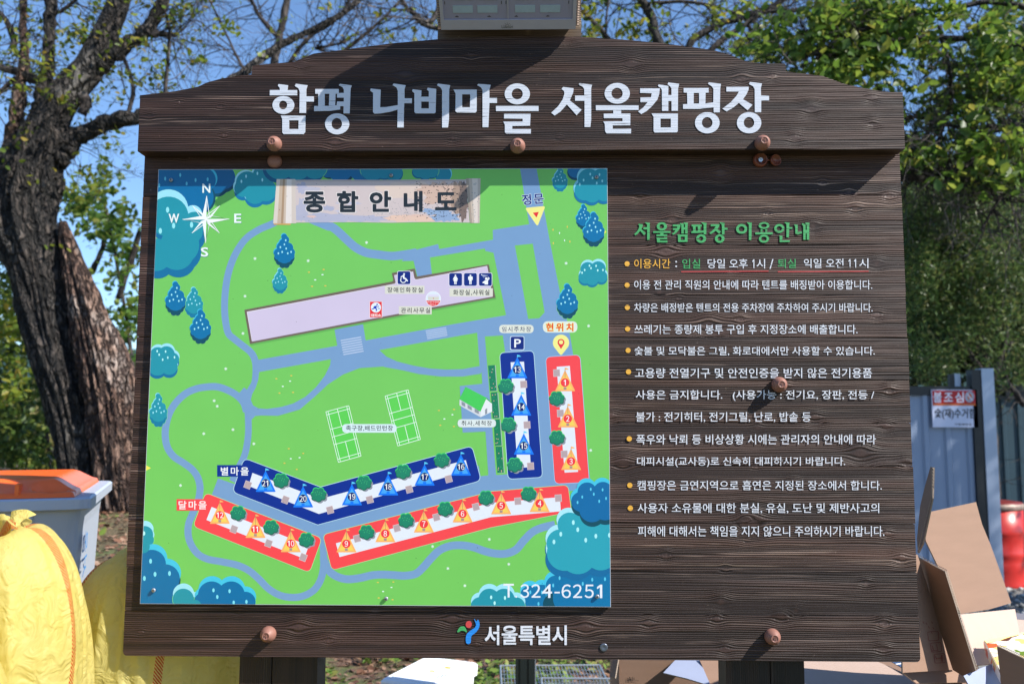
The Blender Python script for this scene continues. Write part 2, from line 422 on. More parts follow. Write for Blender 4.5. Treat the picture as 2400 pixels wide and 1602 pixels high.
def ring(f, cx, cy, rx, ry, ix, iy, irx, iry, n=40): return [f(ell(cx, cy, rx, ry, n)), f(ell(ix, iy, irx, iry, n))]
TI = {}
TI['함'] = [[G1([(258, 135), (430, 157), (420, 245), (597, 245), (597, 340), (95, 340), (98, 245), (280, 245), (280, 205), (243, 165)])],
    ring(G1, 345, 520, 200, 165, 340, 518, 75, 80),
    [G1([(575, 130), (790, 157), (765, 230), (765, 362), (903, 362), (903, 458), (762, 458), (760, 665), (640, 665), (645, 270), (620, 210), (555, 170)])],
    [G1([(298, 714), (752, 714), (745, 1015), (715, 1053), (350, 1053), (325, 1020), (325, 775)]), G1([(450, 800), (625, 800), (622, 960), (450, 960)])]]
TI['평'] = [[G1([(930, 225), (1362, 225), (1362, 297), (1455, 297), (1455, 235), (1430, 190), (1362, 157), (1385, 130), (1600, 160), (1580, 215), (1575, 300), (1562, 672), (1450, 672), (1450, 540), (1388, 540), (1386, 600), (1200, 625), (908, 632), (910, 537), (985, 537), (985, 312), (930, 312)]),
     G1([(1105, 312), (1190, 312), (1180, 535), (1105, 535)]), G1([(1303, 312), (1330, 312), (1330, 383), (1455, 383), (1455, 455), (1330, 455), (1325, 525), (1295, 525)])],
    ring(G1, 1332, 865, 222, 192, 1325, 862, 97, 105)]
TI['나'] = [[G2([(50, 155), (180, 170), (172, 400), (250, 398), (405, 372), (405, 185), (385, 140), (335, 110), (350, 90), (508, 112), (492, 165), (492, 283), (590, 283), (588, 347), (488, 347), (480, 665), (398, 665), (402, 430), (300, 460), (180, 480), (100, 485), (80, 465), (80, 210), (42, 182)])]]
TI['비'] = [[G2([(600, 165), (715, 178), (712, 262), (810, 262), (812, 190), (785, 168), (798, 145), (908, 160), (900, 465), (885, 480), (640, 480), (622, 460), (622, 215), (592, 190)]), G2([(712, 325), (812, 325), (812, 415), (712, 415)])],
    [G2([(930, 90), (1092, 112), (1078, 170), (1075, 560), (1062, 665), (985, 665), (985, 175), (965, 140), (918, 112)])]]
TI['마'] = [[G2([(1135, 168), (1440, 168), (1438, 455), (1420, 470), (1180, 470), (1160, 450), (1162, 220)]), G2([(1248, 230), (1355, 230), (1350, 400), (1248, 400)])],
    [G2([(1462, 90), (1622, 108), (1605, 170), (1605, 278), (1705, 278), (1705, 345), (1605, 345), (1592, 662), (1515, 662), (1515, 175), (1495, 140), (1445, 110)])]]
TI['을'] = [ring(G2, 1971, 225, 166, 137, 1970, 225, 73, 72), [G2([(1690, 383), (2250, 383), (2250, 450), (1692, 450)])],
    [G2([(1797, 487), (2145, 487), (2138, 642), (1905, 645), (1905, 685), (2150, 685), (2148, 745), (1825, 745), (1808, 728), (1808, 630), (1788, 587), (2042, 587), (2042, 550), (1797, 548)])]]
TI['서'] = [[G3([(388, 188), (583, 212), (575, 290), (512, 435), (728, 608), (637, 705), (458, 508), (340, 640), (235, 712), (172, 660), (300, 540), (380, 420), (412, 320), (410, 265), (362, 228)])],
    [G3([(690, 118), (922, 147), (905, 210), (905, 790), (890, 922), (783, 922), (783, 442), (610, 442), (608, 347), (778, 347), (778, 225), (750, 185), (675, 145)])]]
TI['울'] = [ring(G3, 1383, 305, 233, 190, 1380, 306, 103, 103),
    [G3([(990, 525), (1775, 525), (1775, 610), (1455, 612), (1455, 675), (1625, 675), (1622, 890), (1300, 892), (1300, 955), (1638, 955), (1635, 1040), (1190, 1040), (1160, 1000), (1155, 870), (1128, 820), (1480, 815), (1480, 760), (1138, 760), (1135, 678), (1310, 675), (1310, 615), (992, 615)])]]
TI['캠'] = [[G4([(140, 188), (460, 188), (450, 280), (420, 370), (330, 480), (240, 560), (158, 605), (108, 562), (190, 500), (262, 412), (145, 412), (145, 337), (315, 333), (330, 268), (140, 262)])],
    [G4([(440, 125), (598, 150), (595, 298), (648, 298), (648, 190), (625, 155), (583, 122), (598, 92), (773, 117), (755, 190), (752, 553), (650, 553), (648, 393), (597, 393), (597, 553), (495, 553), (493, 215), (478, 185), (428, 150)])],
    [G4([(325, 595), (752, 597), (750, 880), (735, 900), (378, 903), (358, 880), (358, 650)]), G4([(470, 678), (638, 678), (638, 820), (470, 822)])]]
TI['핑'] = [[G4([(845, 182), (1250, 182), (1250, 258), (1200, 260), (1198, 432), (1325, 417), (1328, 195), (1300, 155), (1238, 115), (1255, 92), (1450, 115), (1438, 190), (1430, 577), (1332, 577), (1330, 495), (1100, 520), (835, 520), (835, 445), (905, 442), (900, 258), (845, 255)]), G4([(1008, 262), (1095, 262), (1095, 433), (1008, 433)])],
    ring(G4, 1228, 745, 200, 172, 1226, 743, 86, 90)]
TI['장'] = [[G4([(1537, 165), (1900, 162), (1895, 215), (1860, 290), (1805, 365), (1960, 455), (1880, 543), (1740, 425), (1640, 505), (1540, 562), (1473, 517), (1600, 420), (1700, 310), (1740, 240), (1537, 240)])],
    [G4([(1918, 85), (2115, 108), (2095, 180), (2098, 303), (2228, 308), (2228, 383), (2102, 385), (2100, 575), (1998, 575), (1995, 200), (1970, 155), (1902, 118)])],
    ring(G4, 1905, 745, 198, 172, 1903, 742, 85, 90)]
def raise_letter(mb, shapes, Y, th, m=0):
    for i, sh in enumerate(shapes):
        loops = [[(p[0], p[2]) for p in (pt(x, y, Y-th) for x, y in l)] for l in sh]
        mb.prism(loops, Y-th-i*.00004, Y+.0005, m)
for ch, sh in TI.items():
    mb = MB(); raise_letter(mb, sh, -HD, .0013)
    o = mb.build('letter', PW, header)
def remap(shapes, box, src=None):
    P = [p for sh in shapes for l in sh for p in l]
    x0, x1 = min(p[0] for p in P), max(p[0] for p in P); y0, y1 = min(p[1] for p in P), max(p[1] for p in P)
    (a, b), (c, d) = G5([box[:2], box[2:]])
    return [[[(a+(x-x0)/(x1-x0)*(c-a), b+(y-y0)/(y1-y0)*(d-b)) for x, y in l] for l in sh] for sh in shapes]
GT = [remap(TI['서'], (85, 108, 280, 325)), remap(TI['울'], (318, 108, 530, 355)), remap(TI['캠'], (548, 108, 745, 350)), remap(TI['핑'], (785, 110, 973, 360)), remap(TI['장'], (1003, 110, 1228, 360)),
      [ring(G5, 1400, 190, 68, 60, 1400, 190, 36, 32)]+remap([TI['비'][1]], (1465, 108, 1527, 325)),
      [ring(G5, 1674, 148, 66, 42, 1674, 148, 36, 22), [G5([(1632, 196), (1656, 196), (1656, 232), (1690, 232), (1690, 196), (1714, 196), (1714, 232), (1780, 232), (1780, 256), (1567, 256), (1567, 232), (1632, 232)])], ring(G5, 1673, 310, 62, 49, 1673, 310, 34, 26)],
      [ring(G5, 1861, 184, 62, 54, 1861, 184, 33, 28)]+remap([TI['마'][1]], (1922, 108, 2020, 292))+[[G5([(1855, 270), (1900, 275), (1897, 326), (1990, 325), (1988, 350), (1870, 352), (1864, 345), (1866, 285)])]],
      [[G5([(2040, 135), (2087, 138), (2085, 230), (2136, 220), (2138, 245), (2090, 258), (2058, 252), (2055, 160)])]]+remap([TI['캠'][1]], (2136, 105, 2232, 322))]
for sh in GT:
    mb = MB(); raise_letter(mb, sh, -.0008, .0014); o = mb.build('green_letter', PG, board); o.matrix_parent_inverse = board_xf

def board_text(body, f, x0, y0, x1, y1, m, off=.014, name='text_line'):
    mb = MB(); TLBR = f([(x0, y0), (x1, y0), (x1, y1), (x0, y1)])
    put_text(mb, body, TLBR, -.0016, 0, off); o = mb.build(name, m, board); o.matrix_parent_inverse = board_xf
    return o
W = board_text
W('이용시간', c7, 222, 425, 507, 500, PO); W(':', c7, 546, 440, 560, 490, PW2); W('입실', c7, 600, 425, 742, 500, PG); W('당일 오후', c7, 800, 424, 1115, 500, PW2); W('1', c7, 1152, 428, 1168, 497, PW2); W('시', c7, 1185, 424, 1252, 500, PW2); W('/', c7, 1287, 426, 1318, 502, PW2)
W('퇴실', c7, 1352, 424, 1495, 498, PG); W('익일 오전', c7, 1557, 422, 1870, 496, PW2); W('1', c7, 1908, 426, 1924, 493, PW2); W('1', c7, 1952, 426, 1968, 493, PW2); W('시', c7, 1992, 421, 2065, 496, PW2)
W('이용 전 관리 직원의 안내에 따라 텐트를 배정받아 이용합니다.', c7, 222, 590, 2095, 665, PW2)
W('차량은 배정받은 텐트의 전용 주차장에 주차하여 주시기 바랍니다.', c7, 222, 772, 2098, 843, PW2)
W('쓰레기는 종량제 봉투 구입 후 지정장소에 배출합니다.', c7, 225, 940, 1980, 1015, PW2)
W('숯불 및 모닥불은 그릴, 화로대에서만 사용할 수 있습니다.', c7, 225, 1112, 2115, 1185, PW2)
W('고용량 전열기구 및 안전인증을 받지 않은 전기용품', c8, 222, 72, 2035, 148, PW2)
W('사용은 금지합니다.   (사용가능 : 전기요, 장판, 전등 /', c8, 228, 240, 2052, 322, PW2)
W('불가 : 전기히터, 전기그릴, 난로, 밥솥 등', c8, 230, 408, 1568, 485, PW2)
W('폭우와 낙뢰 등 비상상황 시에는 관리자의 안내에 따라', c8, 232, 578, 2065, 655, PW2)
W('대피시설(교사동)로 신속히 대피하시기 바랍니다.', c8, 238, 750, 1830, 828, PW2)
W('캠핑장은 금연지역으로 흡연은 지정된 장소에서 합니다.', c8, 240, 930, 2110, 1005, PW2)
W('사용자 소유물에 대한 분실, 유실, 도난 및 제반사고의', c8, 242, 1103, 2090, 1182, PW2)
W('피해에 대해서는 책임을 지지 않으니 주의하시기 바랍니다.', c8, 245, 1278, 2130, 1358, PW2)
W('서울특별시', cL, 568, 205, 1690, 468, PW2, .03)
for a, b in ((592, 1280), (1352, 2067)):
    mb = MB(); q = c7([(a, 522), (b, 519), (b, 525), (a, 529)]); mb.prism([[(p[0], p[2]) for p in pts(q, -.0016)]], -.0018, 0)
    o = mb.build('red_underline', PR, board); o.matrix_parent_inverse = board_xf
for f, P in ((c7, [(167, 463), (167, 631), (169, 806), (171, 975), (175, 1143)]), (c8, [(173, 101), (179, 612), (183, 967), (187, 1142)])):
    for x, y in P:
        mb = MB(); mb.prism([[(p[0], p[2]) for p in pts(f(ell(x, y, 20, 20, 20)), -.0016)]], -.0018, 0)
        o = mb.build('bullet_dot', PO, board); o.matrix_parent_inverse = board_xf
for nm, P, m in (('emblem_sun', ell(343, 190, 42, 47), PR), ('emblem_hill', smooth_path([(185, 285), (215, 232), (260, 212), (300, 240), (315, 297), (280, 278), (240, 275), (200, 298)], 4, True), PG),
                 ('emblem_river', smooth_path([(418, 112), (448, 150), (470, 125), (492, 175), (485, 235), (440, 300), (380, 350), (372, 430), (345, 458), (312, 445), (303, 390), (318, 320), (380, 265), (425, 235), (445, 195), (435, 160)], 3, True), PB)):
    mb = MB(); mb.prism([[(p[0], p[2]) for p in pts(cL(P), -.0016)]], -.0018, 0); o = mb.build(nm, m, board); o.matrix_parent_inverse = board_xf

# bolt caps
CAP = mat('cap_plastic', '#8A6054', .5, .4, var=.15, vscale=60); DARKM = mat('dark_metal', (.02, .02, .022), .4, .5)
def cap(px, py, Y, flat=False):
    c = pt(px, py, Y-.026 if not flat else Y-.012); c = (c[0], Y, c[2]); mb = MB()
    pr = [(.0215, 0), (.0225, .004), (.0222, .010), (.0205, .017), (.0165, .024), (.0125, .0285), (.0115, .0300), (.0112, .0318), (.0080, .0322), (.0078, .0312), (.003, .0312)]
    if flat: pr = [(.0215, 0), (.0222, .003), (.021, .009), (.0165, .013), (.009, .015), (.002, .0155)]
    mb.lathe(c, pr, 28)
    o = mb.build('bolt_cap', CAP, board, smooth=True); o.matrix_parent_inverse = board_xf
    if not flat:
        mb = MB(); rg = random.Random(int(px))
        mb.box((c[0]-.004, Y-.0326, c[2]-.0045), (c[0]-.0025, Y-.031, c[2]+.004)); mb.box((c[0]-.004, Y-.0326, c[2]-.001), (c[0]+.0045, Y-.0310, c[2]+.0005))
        mb.box((c[0]+.0015, Y-.0327, c[2]-.0045), (c[0]+.003, Y-.0309, c[2]+.005))
        e = mb.build('cap_emblem', CAP, o)
for px, py in ((638, 332), (1213, 337), (1791, 330)): cap(px, py, -HD)
cap(642, 376, 0, True)
for px, py in ((1831, 900), (624, 1489), (1815, 1495)): cap(px, py, -.001)
mb = MB(); c = pt(1783, 374, -.01); c2_ = pt(1815, 376, -.012)
mb.lathe((c[0], 0, c[2]), [(.021, 0), (.022, .006), (.018, .016), (.0165, .016), (.0165, .006), (.001, .006)], 26)
mb.lathe((c2_[0], -.004, c2_[2]), [(.012, 0), (.0165, .006), (.017, .014), (.0155, .014), (.0145, .006), (.001, .004)], 26, axis=(.35, -1, .05))
mb.box((c[0]+.018, -.012, c[2]-.004), (c2_[0]-.012, -.008, c2_[2]+.004))
o = mb.build('open_bolt_cap', mat('cap_plastic_dark', '#7A4234', .35, .5), board, smooth=True); o.matrix_parent_inverse = board_xf
mb = MB(); mb.lathe((c[0], -.006, c[2]), [(.007, 0), (.007, .004), (.003, .004), (.003, .001), (.0005, .001)], 6); o = mb.build('bolt_head', mat('zinc', (.55, .56, .6), .35, .5, metal=.8), board); o.matrix_parent_inverse = board_xf
mb = MB(); c = pt(1415, 1516, 0); mb.lathe((c[0], 0, c[2]), [(.0115, 0), (.0115, .002), (.009, .003), (.004, .0012), (.0006, .0012)], 22)
o = mb.build('washer', mat('washer_steel', (.12, .14, .18), .3, .6, metal=.6), board, smooth=True); o.matrix_parent_inverse = board_xf

# posts behind
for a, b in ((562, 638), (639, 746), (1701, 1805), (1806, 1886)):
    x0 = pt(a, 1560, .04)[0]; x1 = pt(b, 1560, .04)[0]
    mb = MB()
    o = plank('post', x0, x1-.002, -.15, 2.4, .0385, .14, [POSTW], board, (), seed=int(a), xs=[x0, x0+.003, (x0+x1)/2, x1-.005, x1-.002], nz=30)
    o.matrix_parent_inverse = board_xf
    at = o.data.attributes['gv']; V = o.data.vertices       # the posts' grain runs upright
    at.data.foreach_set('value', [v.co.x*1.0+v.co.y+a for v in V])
# the mounting block above the header
bx0 = pt(1026, 80, -.045)[0]; bx1 = pt(1362.5, 80, -.045)[0]; bz0 = pt(1200, 100, -.045)[2]
o = plank('mounting_block', bx0, bx1, bz0, bz0+.36, -.045, .035, [BARE], board, [(pt(1238, 76, -.045)[0], pt(1238, 76, -.045)[2], .012)], seed=61, nz=30)
o.matrix_parent_inverse = board_xf

# ------------------------------------------------------------ the printed map panel
mapq = [(370.6, 396.6), (1422.9, 394.8), (1432.3, 1421.9), (328.9, 1413.5)]
Q = pts(mapq, MY); mx0 = (Q[0][0]+Q[3][0])/2; mx1 = (Q[1][0]+Q[2][0])/2; mz1 = (Q[0][2]+Q[1][2])/2; mz0 = (Q[2][2]+Q[3][2])/2
def pm(name, h, rough=.33, var=.04):
    c = lin(h); return mat('print_'+name, (c[0]*.94, c[1]*.93, c[2]*.84), rough, .35, var=var, vscale=9)
mb = MB(); mb.prism([rounded([(mx0, mz0), (mx1, mz0), (mx1, mz1), (mx0, mz1)], .004)], MY, -.0005)
panel = mb.build('map_panel', pm('edge', '#C9CCDC'), board); panel.matrix_parent_inverse = board_xf
CLIP = (mx0+.0012, mx1-.0012, mz0+.0012, mz1-.0012)
def clip2(P):
    x0, x1, z0, z1 = CLIP
    for ax, lim, s in ((0, x0, 1), (0, x1, -1), (1, z0, 1), (1, z1, -1)):
        o = []
        for i in range(len(P)):
            a, b = P[i-1], P[i]; ia = (a[ax]-lim)*s >= 0; ib = (b[ax]-lim)*s >= 0
            if ia != ib:
                t = (lim-a[ax])/(b[ax]-a[ax]); o.append((a[0]+(b[0]-a[0])*t, a[1]+(b[1]-a[1])*t))
            if ib: o.append(b)
        P = o
        if len(P) < 3: return []
    return P
PR_ = {}
LAY = []                                     # (x0, x1, y0, y1, layer): ink laid over ink gets the next sheet, 12 microns up
def layer(P, thick=0):
    x0, x1 = min(p[0] for p in P)-.3, max(p[0] for p in P)+.3; y0, y1 = min(p[1] for p in P)-.3, max(p[1] for p in P)+.3
    if LAY:
        A = np.array(LAY); hit = (A[:, 0] < x1) & (A[:, 1] > x0) & (A[:, 2] < y1) & (A[:, 3] > y0)
        l = A[hit, 4].max()+1 if hit.any() else 0
    else: l = 0
    LAY.append((x0, x1, y0, y1, l+thick)); return MY-.00008-l*.000010
def emit(kind, P, colr):
    """one flat printed shape; P in photo pixels"""
    Y = layer(P)
    P2 = clip2([(p[0], p[2]) for p in (pt(x, y, Y) for x, y in P)])
    if not P2: return
    d = PR_.setdefault(kind, ([], [], [], [])); V, F, M, mats = d
    mm = pm(colr.lstrip('#'), colr)
    if mm not in mats: mats.append(mm)
    mi = mats.index(mm); o = len(V); V += [(x, Y, z) for x, z in P2]
    for t in tessellate_polygon([[Vector((x, z, 0)) for x, z in P2]]):
        a, b, c = (P2[i] for i in t)
        if (b[0]-a[0])*(c[1]-a[1])-(b[1]-a[1])*(c[0]-a[0]) < 0: t = t[::-1]
        F.append(tuple(o+i for i in t)); M.append(mi)
def etext(kind, body, q, colr, off=.01, grow=0, sp=1.0):
    Y = layer(q, 7)
    d = PR_.setdefault(kind, ([], [], [], [])); V, F, M, mats = d
    mm = pm(colr.lstrip('#'), colr)
    if mm not in mats: mats.append(mm)
    mb = MB(); put_text(mb, body, q, Y, 0, off, sp, grow); o = len(V); V += mb.V; F += [tuple(i+o for i in f) for f in mb.F]; M += [mats.index(mm)]*len(mb.F)
def stroke(kind, P, wd, colr, closed=False, smooth=0):
    if smooth: P = smooth_path(P, smooth, closed)
    L, R = offset_stroke(P, wd, closed); n = len(P)
    Y = layer(P)
    d = PR_.setdefault(kind, ([], [], [], [])); V, F, M, mats = d
    mm = pm(colr.lstrip('#'), colr)
    if mm not in mats: mats.append(mm)
    mi = mats.index(mm)
    for i in range(n if closed else n-1):
        j = (i+1) % n; P2 = clip2([(p[0], p[2]) for p in (pt(x, y, Y) for x, y in (L[i], L[j], R[j], R[i]))]); Yi = Y-(i % 3)*.000003
        if not P2: continue
        o = len(V); V += [(x, Yi, z) for x, z in P2]; F.append(tuple(range(o, o+len(P2)))[::-1]); M.append(mi)
def circ(kind, f, L, colr, dx=0, dy=0, dr=0):
    for c in L: emit(kind, f(ell(c[0]+dx, c[1]+dy, c[2]+dr, (c[3] if len(c) > 3 else c[2])+dr, 30)), colr)
def drops(kind, f, L, colr, rx=9, ry=18):
    for x, y in L: emit(kind, f(ell(x, y, rx, ry, 12)), colr)

GRN = '#72C25F'; ROAD = '#7599C9'; LT = '#9ADCF2'; CY = '#3FB7E0'; TEAL = '#2190A8'; BLU = '#056EA8'; DK = '#0B4A60'; MIDB = '#0F6BA0'
emit('printed_lawn', [(x+dx, y+dy) for (x, y), (dx, dy) in zip(mapq, ((-9, -9), (9, -9), (9, 9), (-9, 9)))], GRN)
K = 'printed_paths'
def shift(P, dx, dy): return [(x+dx, y+dy) for x, y in P]
def rd(P, wd):
    Q_ = [P[0]]
    for q in P[1:]:
        if math.hypot(q[0]-Q_[-1][0], q[1]-Q_[-1][1]) > 9: Q_.append(q)
    P = Q_; stroke(K, P, wd, ROAD, smooth=7)
c3y = lambda P: c3(P)
rd(c1([(1230, 535), (1150, 575), (1050, 618), (940, 690), (860, 790), (800, 910), (760, 1040), (738, 1180), (730, 1320), (738, 1450), (765, 1570)])+c3([(850, 75), (900, 135), (970, 190), (1040, 245), (1078, 300), (1096, 370), (1096, 460), (1085, 540), (1050, 600), (1010, 680)]), 16.2)
rd(c3([(1000, 700), (1022, 800), (1027, 880), (1027, 1000), (1012, 1120), (985, 1220), (930, 1330), (880, 1440)]), 15.5)
rd(c3([(1010, 800), (985, 720), (920, 650), (830, 600), (740, 572), (650, 573), (550, 590), (450, 635), (360, 720), (300, 820), (268, 940), (265, 1040), (285, 1130), (340, 1210), (430, 1270), (510, 1330), (560, 1400), (582, 1480), (580, 1550)])+c5([(565, 480), (520, 590), (480, 690), (474, 790), (500, 880), (560, 965), (650, 1015), (780, 1040), (920, 1070), (1030, 1120), (1120, 1195), (1210, 1285), (1310, 1345), (1420, 1367), (1530, 1355), (1630, 1300), (1690, 1210), (1717, 1100), (1718, 980), (1712, 840), (1700, 700)]), 16.6)
rd(c3([(960, 610), (1000, 650), (1010, 720)]), 22)
rd(c5([(1715, 1000), (1760, 1110), (1830, 1170), (1930, 1200), (2050, 1190), (2160, 1165)])+c6([(60, 1158), (160, 1162), (270, 1168), (370, 1150), (440, 1090), (510, 1010), (590, 935), (690, 895), (800, 890), (900, 907), (1000, 942), (1100, 965), (1200, 965), (1290, 930), (1360, 850), (1440, 770), (1530, 728), (1650, 700)]), 18.4)
rd(c1([(1560, 540), (1640, 560), (1740, 610), (1840, 700), (1930, 780), (2030, 830), (2150, 850)])+c2([(50, 858), (150, 862), (260, 850), (380, 830)]), 20)
emit(K, c2([(330, 815), (575, 752), (585, 798), (1080, 712), (1078, 622), (1412, 570), (1560, 540), (1600, 720), (1445, 748), (1280, 765), (1085, 832), (1010, 815), (1005, 792), (500, 875), (519, 1030), (385, 1050), (350, 905), (240, 908)]), ROAD)
emit(K, c2([(1325, 40), (1476, 40), (1600, 720), (1745, 1450), (1752, 1600), (1560, 1600), (1555, 1380), (1445, 748), (1412, 570)]), ROAD)
emit(K, c2([(1085, 832), (1280, 765), (1405, 1452), (1430, 1600), (1240, 1600), (1200, 1405)]), ROAD)
emit(K, c2([(1200, 1405), (1405, 1440), (1505, 1432), (1555, 1378), (1760, 1380), (1760, 1640), (1190, 1640)]), ROAD)
emit(K, [*c3([(1110, 326), (1845, 195), (1815, 20), (2080, -10), (2105, 147)]), *c4([(0, 130), (460, 45), (700, 0), (1200, -85), (1300, 60), (1140, 260), (1060, 300), (965, 452), (800, 478), (600, 478), (400, 455), (250, 420), (80, 390)]), *c3([(2274, 385), (2050, 400), (1900, 458), (1760, 548), (1640, 660), (1500, 780), (1300, 838), (1140, 835), (1090, 840), (1062, 870), (1000, 800), (1010, 700), (1060, 560), (1085, 440)])], ROAD)
emit(K, c3([(1126, 436), (1785, 318), (1780, 370), (1730, 470), (1650, 575), (1550, 665), (1440, 725), (1330, 757), (1200, 775), (1120, 770), (1070, 742), (1050, 692), (1062, 640), (1095, 580), (1118, 510)]), GRN)
emit(K, [(496, 1160), (511, 1120), (539, 1130), (746, 1190), (1125, 1090), (1144.5, 1111), (1128, 860), (1120, 780), (1190, 770), (1270, 770), (1335, 780), (1344, 835), (1385, 1136), (1400, 1142), (1335, 1150), (1150, 1162), (760, 1260), (735, 1260)], ROAD)
emit(K, c4([(35, 235), (935, 75), (957, 382), (800, 410), (650, 414), (500, 404), (350, 378), (200, 340), (100, 295)]), GRN)
emit(K, c4([(900, 990), (1005, 982), (1037, 1385), (965, 1392)]), GRN)
emit(K, c4([(775, 565), (972, 545), (1060, 540), (1100, 980), (1005, 982), (802, 992)]), ROAD)
emit(K, c4([(1005, 110), (1170, 100), (1190, 240), (1250, 1372), (1108, 1382)]), GRN)
for P, n in (([(1873, 150), (2063, 116)], 7),):
    for i in range(n):
        a = c3([(1875+4.2*i, 149+21.3*i), (2063+4*i, 116+21.3*i)]); stroke(K, a, 2.6, '#B4C2E4')
for i in range(5):
    stroke(K, c4([(461+3.6*i, 62+17*i), (650+3*i, 30+17*i)]), 2.2, '#B4C2E4')
# sports courts
for A in (c3([(1740, 802), (1950, 745), (2063, 1207), (1855, 1265)]), c4([(88, 658), (300, 600), (413, 1055), (205, 1115)])):
    KC = 'printed_court#%d' % A[0][0]; emit(KC, A, '#5CC955')
    TL, TR, BR, BL = [Vector(a) for a in A]
    def q(u, v): p = (TL*(1-u)+TR*u)*(1-v)+(BL*(1-u)+BR*u)*v; return (p.x, p.y)
    LN = [((0, 0), (1, 0)), ((1, 0), (1, 1)), ((1, 1), (0, 1)), ((0, 1), (0, 0)), ((.09, 0), (.09, 1)), ((.91, 0), (.91, 1)), ((0, .06), (1, .06)), ((0, .94), (1, .94)), ((0, .35), (1, .35)), ((0, .5), (1, .5)), ((0, .65), (1, .65)), ((.5, 0), (.5, .35)), ((.5, .65), (.5, 1))]
    for a, b in LN: stroke(KC, [q(*a), q(*b)], 1.5, '#DDEEE8')
# main building
K = 'printed_building'
O = [(572.7, 725.7)]+cB([(545, 272), (560, 262), (565, 245), (540, 135), (912, 62), (945, 192), (2110, -5), (2220, 535), (1190, 725)])+c3([(1043, 180)])
emit(K, shift(O, 2, 3.5), '#62AE55'); emit(K, O, '#6E5F58')
I = [(578.5, 730.5)]+cB([(585, 310), (602, 292), (603, 275), (580, 170), (885, 112), (905, 215), (925, 238), (950, 238), (2085, 22), (2172, 512), (1190, 685)])+c3([(1060, 153)])
emit(K, I, '#F0ECF8'); emit(K, [(x+(.9 if x < 800 else -.3), y+.9) for x, y in I], '#CDBFE0')
# navy and red camp rows
NAVY = '#002A90'; RED = '#F0464F'; WH = '#DDE2F4'
NV1 = rounded([(572.5, 1073.5), (751, 1141), (1106, 1045), (1127, 1125), (744.7, 1228.6), (545, 1151.5)], [13, 0, 13, 13, 0, 13])
NV2 = rounded(c4([(1143, 262), (1452, 243), (1533, 1400), (1220, 1418)]), 11)
RD1 = rounded(c5([(635, 408), (1702, 825), (1590, 1138), (520, 715)]), [12, 13, 13, 13])
RD2 = rounded([(757, 1252), (1153, 1150.8), (1331, 1136), (1338.9, 1198), (1150.4, 1235), (778, 1335)], [12, 0, 12, 3, 0, 12])
RD3 = rounded(c4([(1565, 300), (1878, 280), (1963, 1445), (1650, 1462)]), 12)
for P, c, lt in ((NV1, NAVY, '#BFE0F0'), (NV2, NAVY, '#BFE0F0'), (RD1, RED, '#9ADFA0'), (RD2, RED, '#9ADFA0'), (RD3, RED, '#8FC4F0')):
    KR = 'printed_camp_row#%d' % P[0][0]; stroke(KR, P, 2.4, lt, closed=True); emit(KR, P, c)
emit('printed_label#1', c5(rect(741, 153, 1010, 259)), NAVY); emit('printed_label#2', c5(rect(368, 466, 660, 571)), RED)
emit('printed_path_strip#1', c5([(1065, 225), (1690, 463)])+c6([(830, 107), (856, 203)])+c5([(1676, 602), (1030, 345)]), WH)
emit('printed_path_strip#2', c4([(1242, 347), (1365, 341), (1428, 1310), (1305, 1315)]), WH)
emit('printed_path_strip#3', c5([(690, 537), (1583, 893), (1540, 1012), (642, 657)]), WH)
emit('printed_path_strip#4', [(787.3, 1272), (1150.4, 1177.5), (1312.4, 1164), (1314.4, 1197.4), (1150.4, 1211), (795.8, 1304.3)], WH)
emit('printed_path_strip#5', c4([(1665, 388), (1786, 380), (1862, 1352), (1738, 1360)]), WH)
def sq(f, L, ang):
    for x, y in L:
        R_ = []
        for a, b in ((-28, -30), (28, -30), (28, 30), (-28, 30)):
            R_.append((x+a*math.cos(ang)-b*math.sin(ang), y+a*math.sin(ang)+b*math.cos(ang)))
        KD = 'printed_deck#%d_%d' % (x, y); emit(KD, f([(x+(p-x)*1.12, y+(q_-y)*1.12) for p, q_ in R_]), '#D6C4CE'); emit(KD, f(R_), '#B39EA8')
sq(c4, [(1665, 445), (1700, 815), (1735, 1190), (1361, 550), (1392, 922), (1425, 1300)], -.06)
sq(c6, [(1680, 457), (1308, 485)], -.08); sq(c6, [(923, 537), (560, 632), (197, 732), (672, 280), (310, 375)], -.26)
sq(c5, [(2027, 827), (2143, 470), (1778, 565)], -.26); sq(c5, [(1368, 472), (1022, 335), (895, 742), (1213, 872), (1532, 1000)], .36)
def bush(f, L):
    B = [(-22, -32, 30), (20, -34, 30), (48, -8, 24), (-48, -2, 22), (42, 22, 24), (-40, 26, 24), (0, 30, 34), (0, 0, 45)]
    for x, y in L:
        KB = 'printed_bush#%d_%d' % (x, y)
        circ(KB, f, [(x+a+14, y+b+16, r) for a, b, r in B], '#8A8FA0')
        circ(KB, f, [(x+a, y+b-4, r) for a, b, r in B[:4]], '#3BC56C', dr=2)
        circ(KB, f, [(x+a, y+b+5, r) for a, b, r in B[2:]], '#0F5A4C', dr=1)
        circ(KB, f, [(x+a, y+b, r) for a, b, r in B], '#1B8067', dr=-3)
        for a, b in ((-30, -20), (-10, -28), (12, -20), (30, -12), (-20, 0), (5, -4), (25, 8)): emit(KB, f(ell(x+a, y+b, 3, 4, 6)), '#54D080')
bush(c4, [(1197, 568), (1220, 922), (1280, 1290), (1665, 680), (1667, 1040)]); bush(c6, [(253, 215), (608, 110), (1406, 418), (1015, 455), (640, 557), (280, 662)])
bush(c5, [(1328, 297), (1672, 425), (2088, 317), (932, 595), (1235, 725), (1560, 840), (2113, 770)])
rp = random.Random(5)
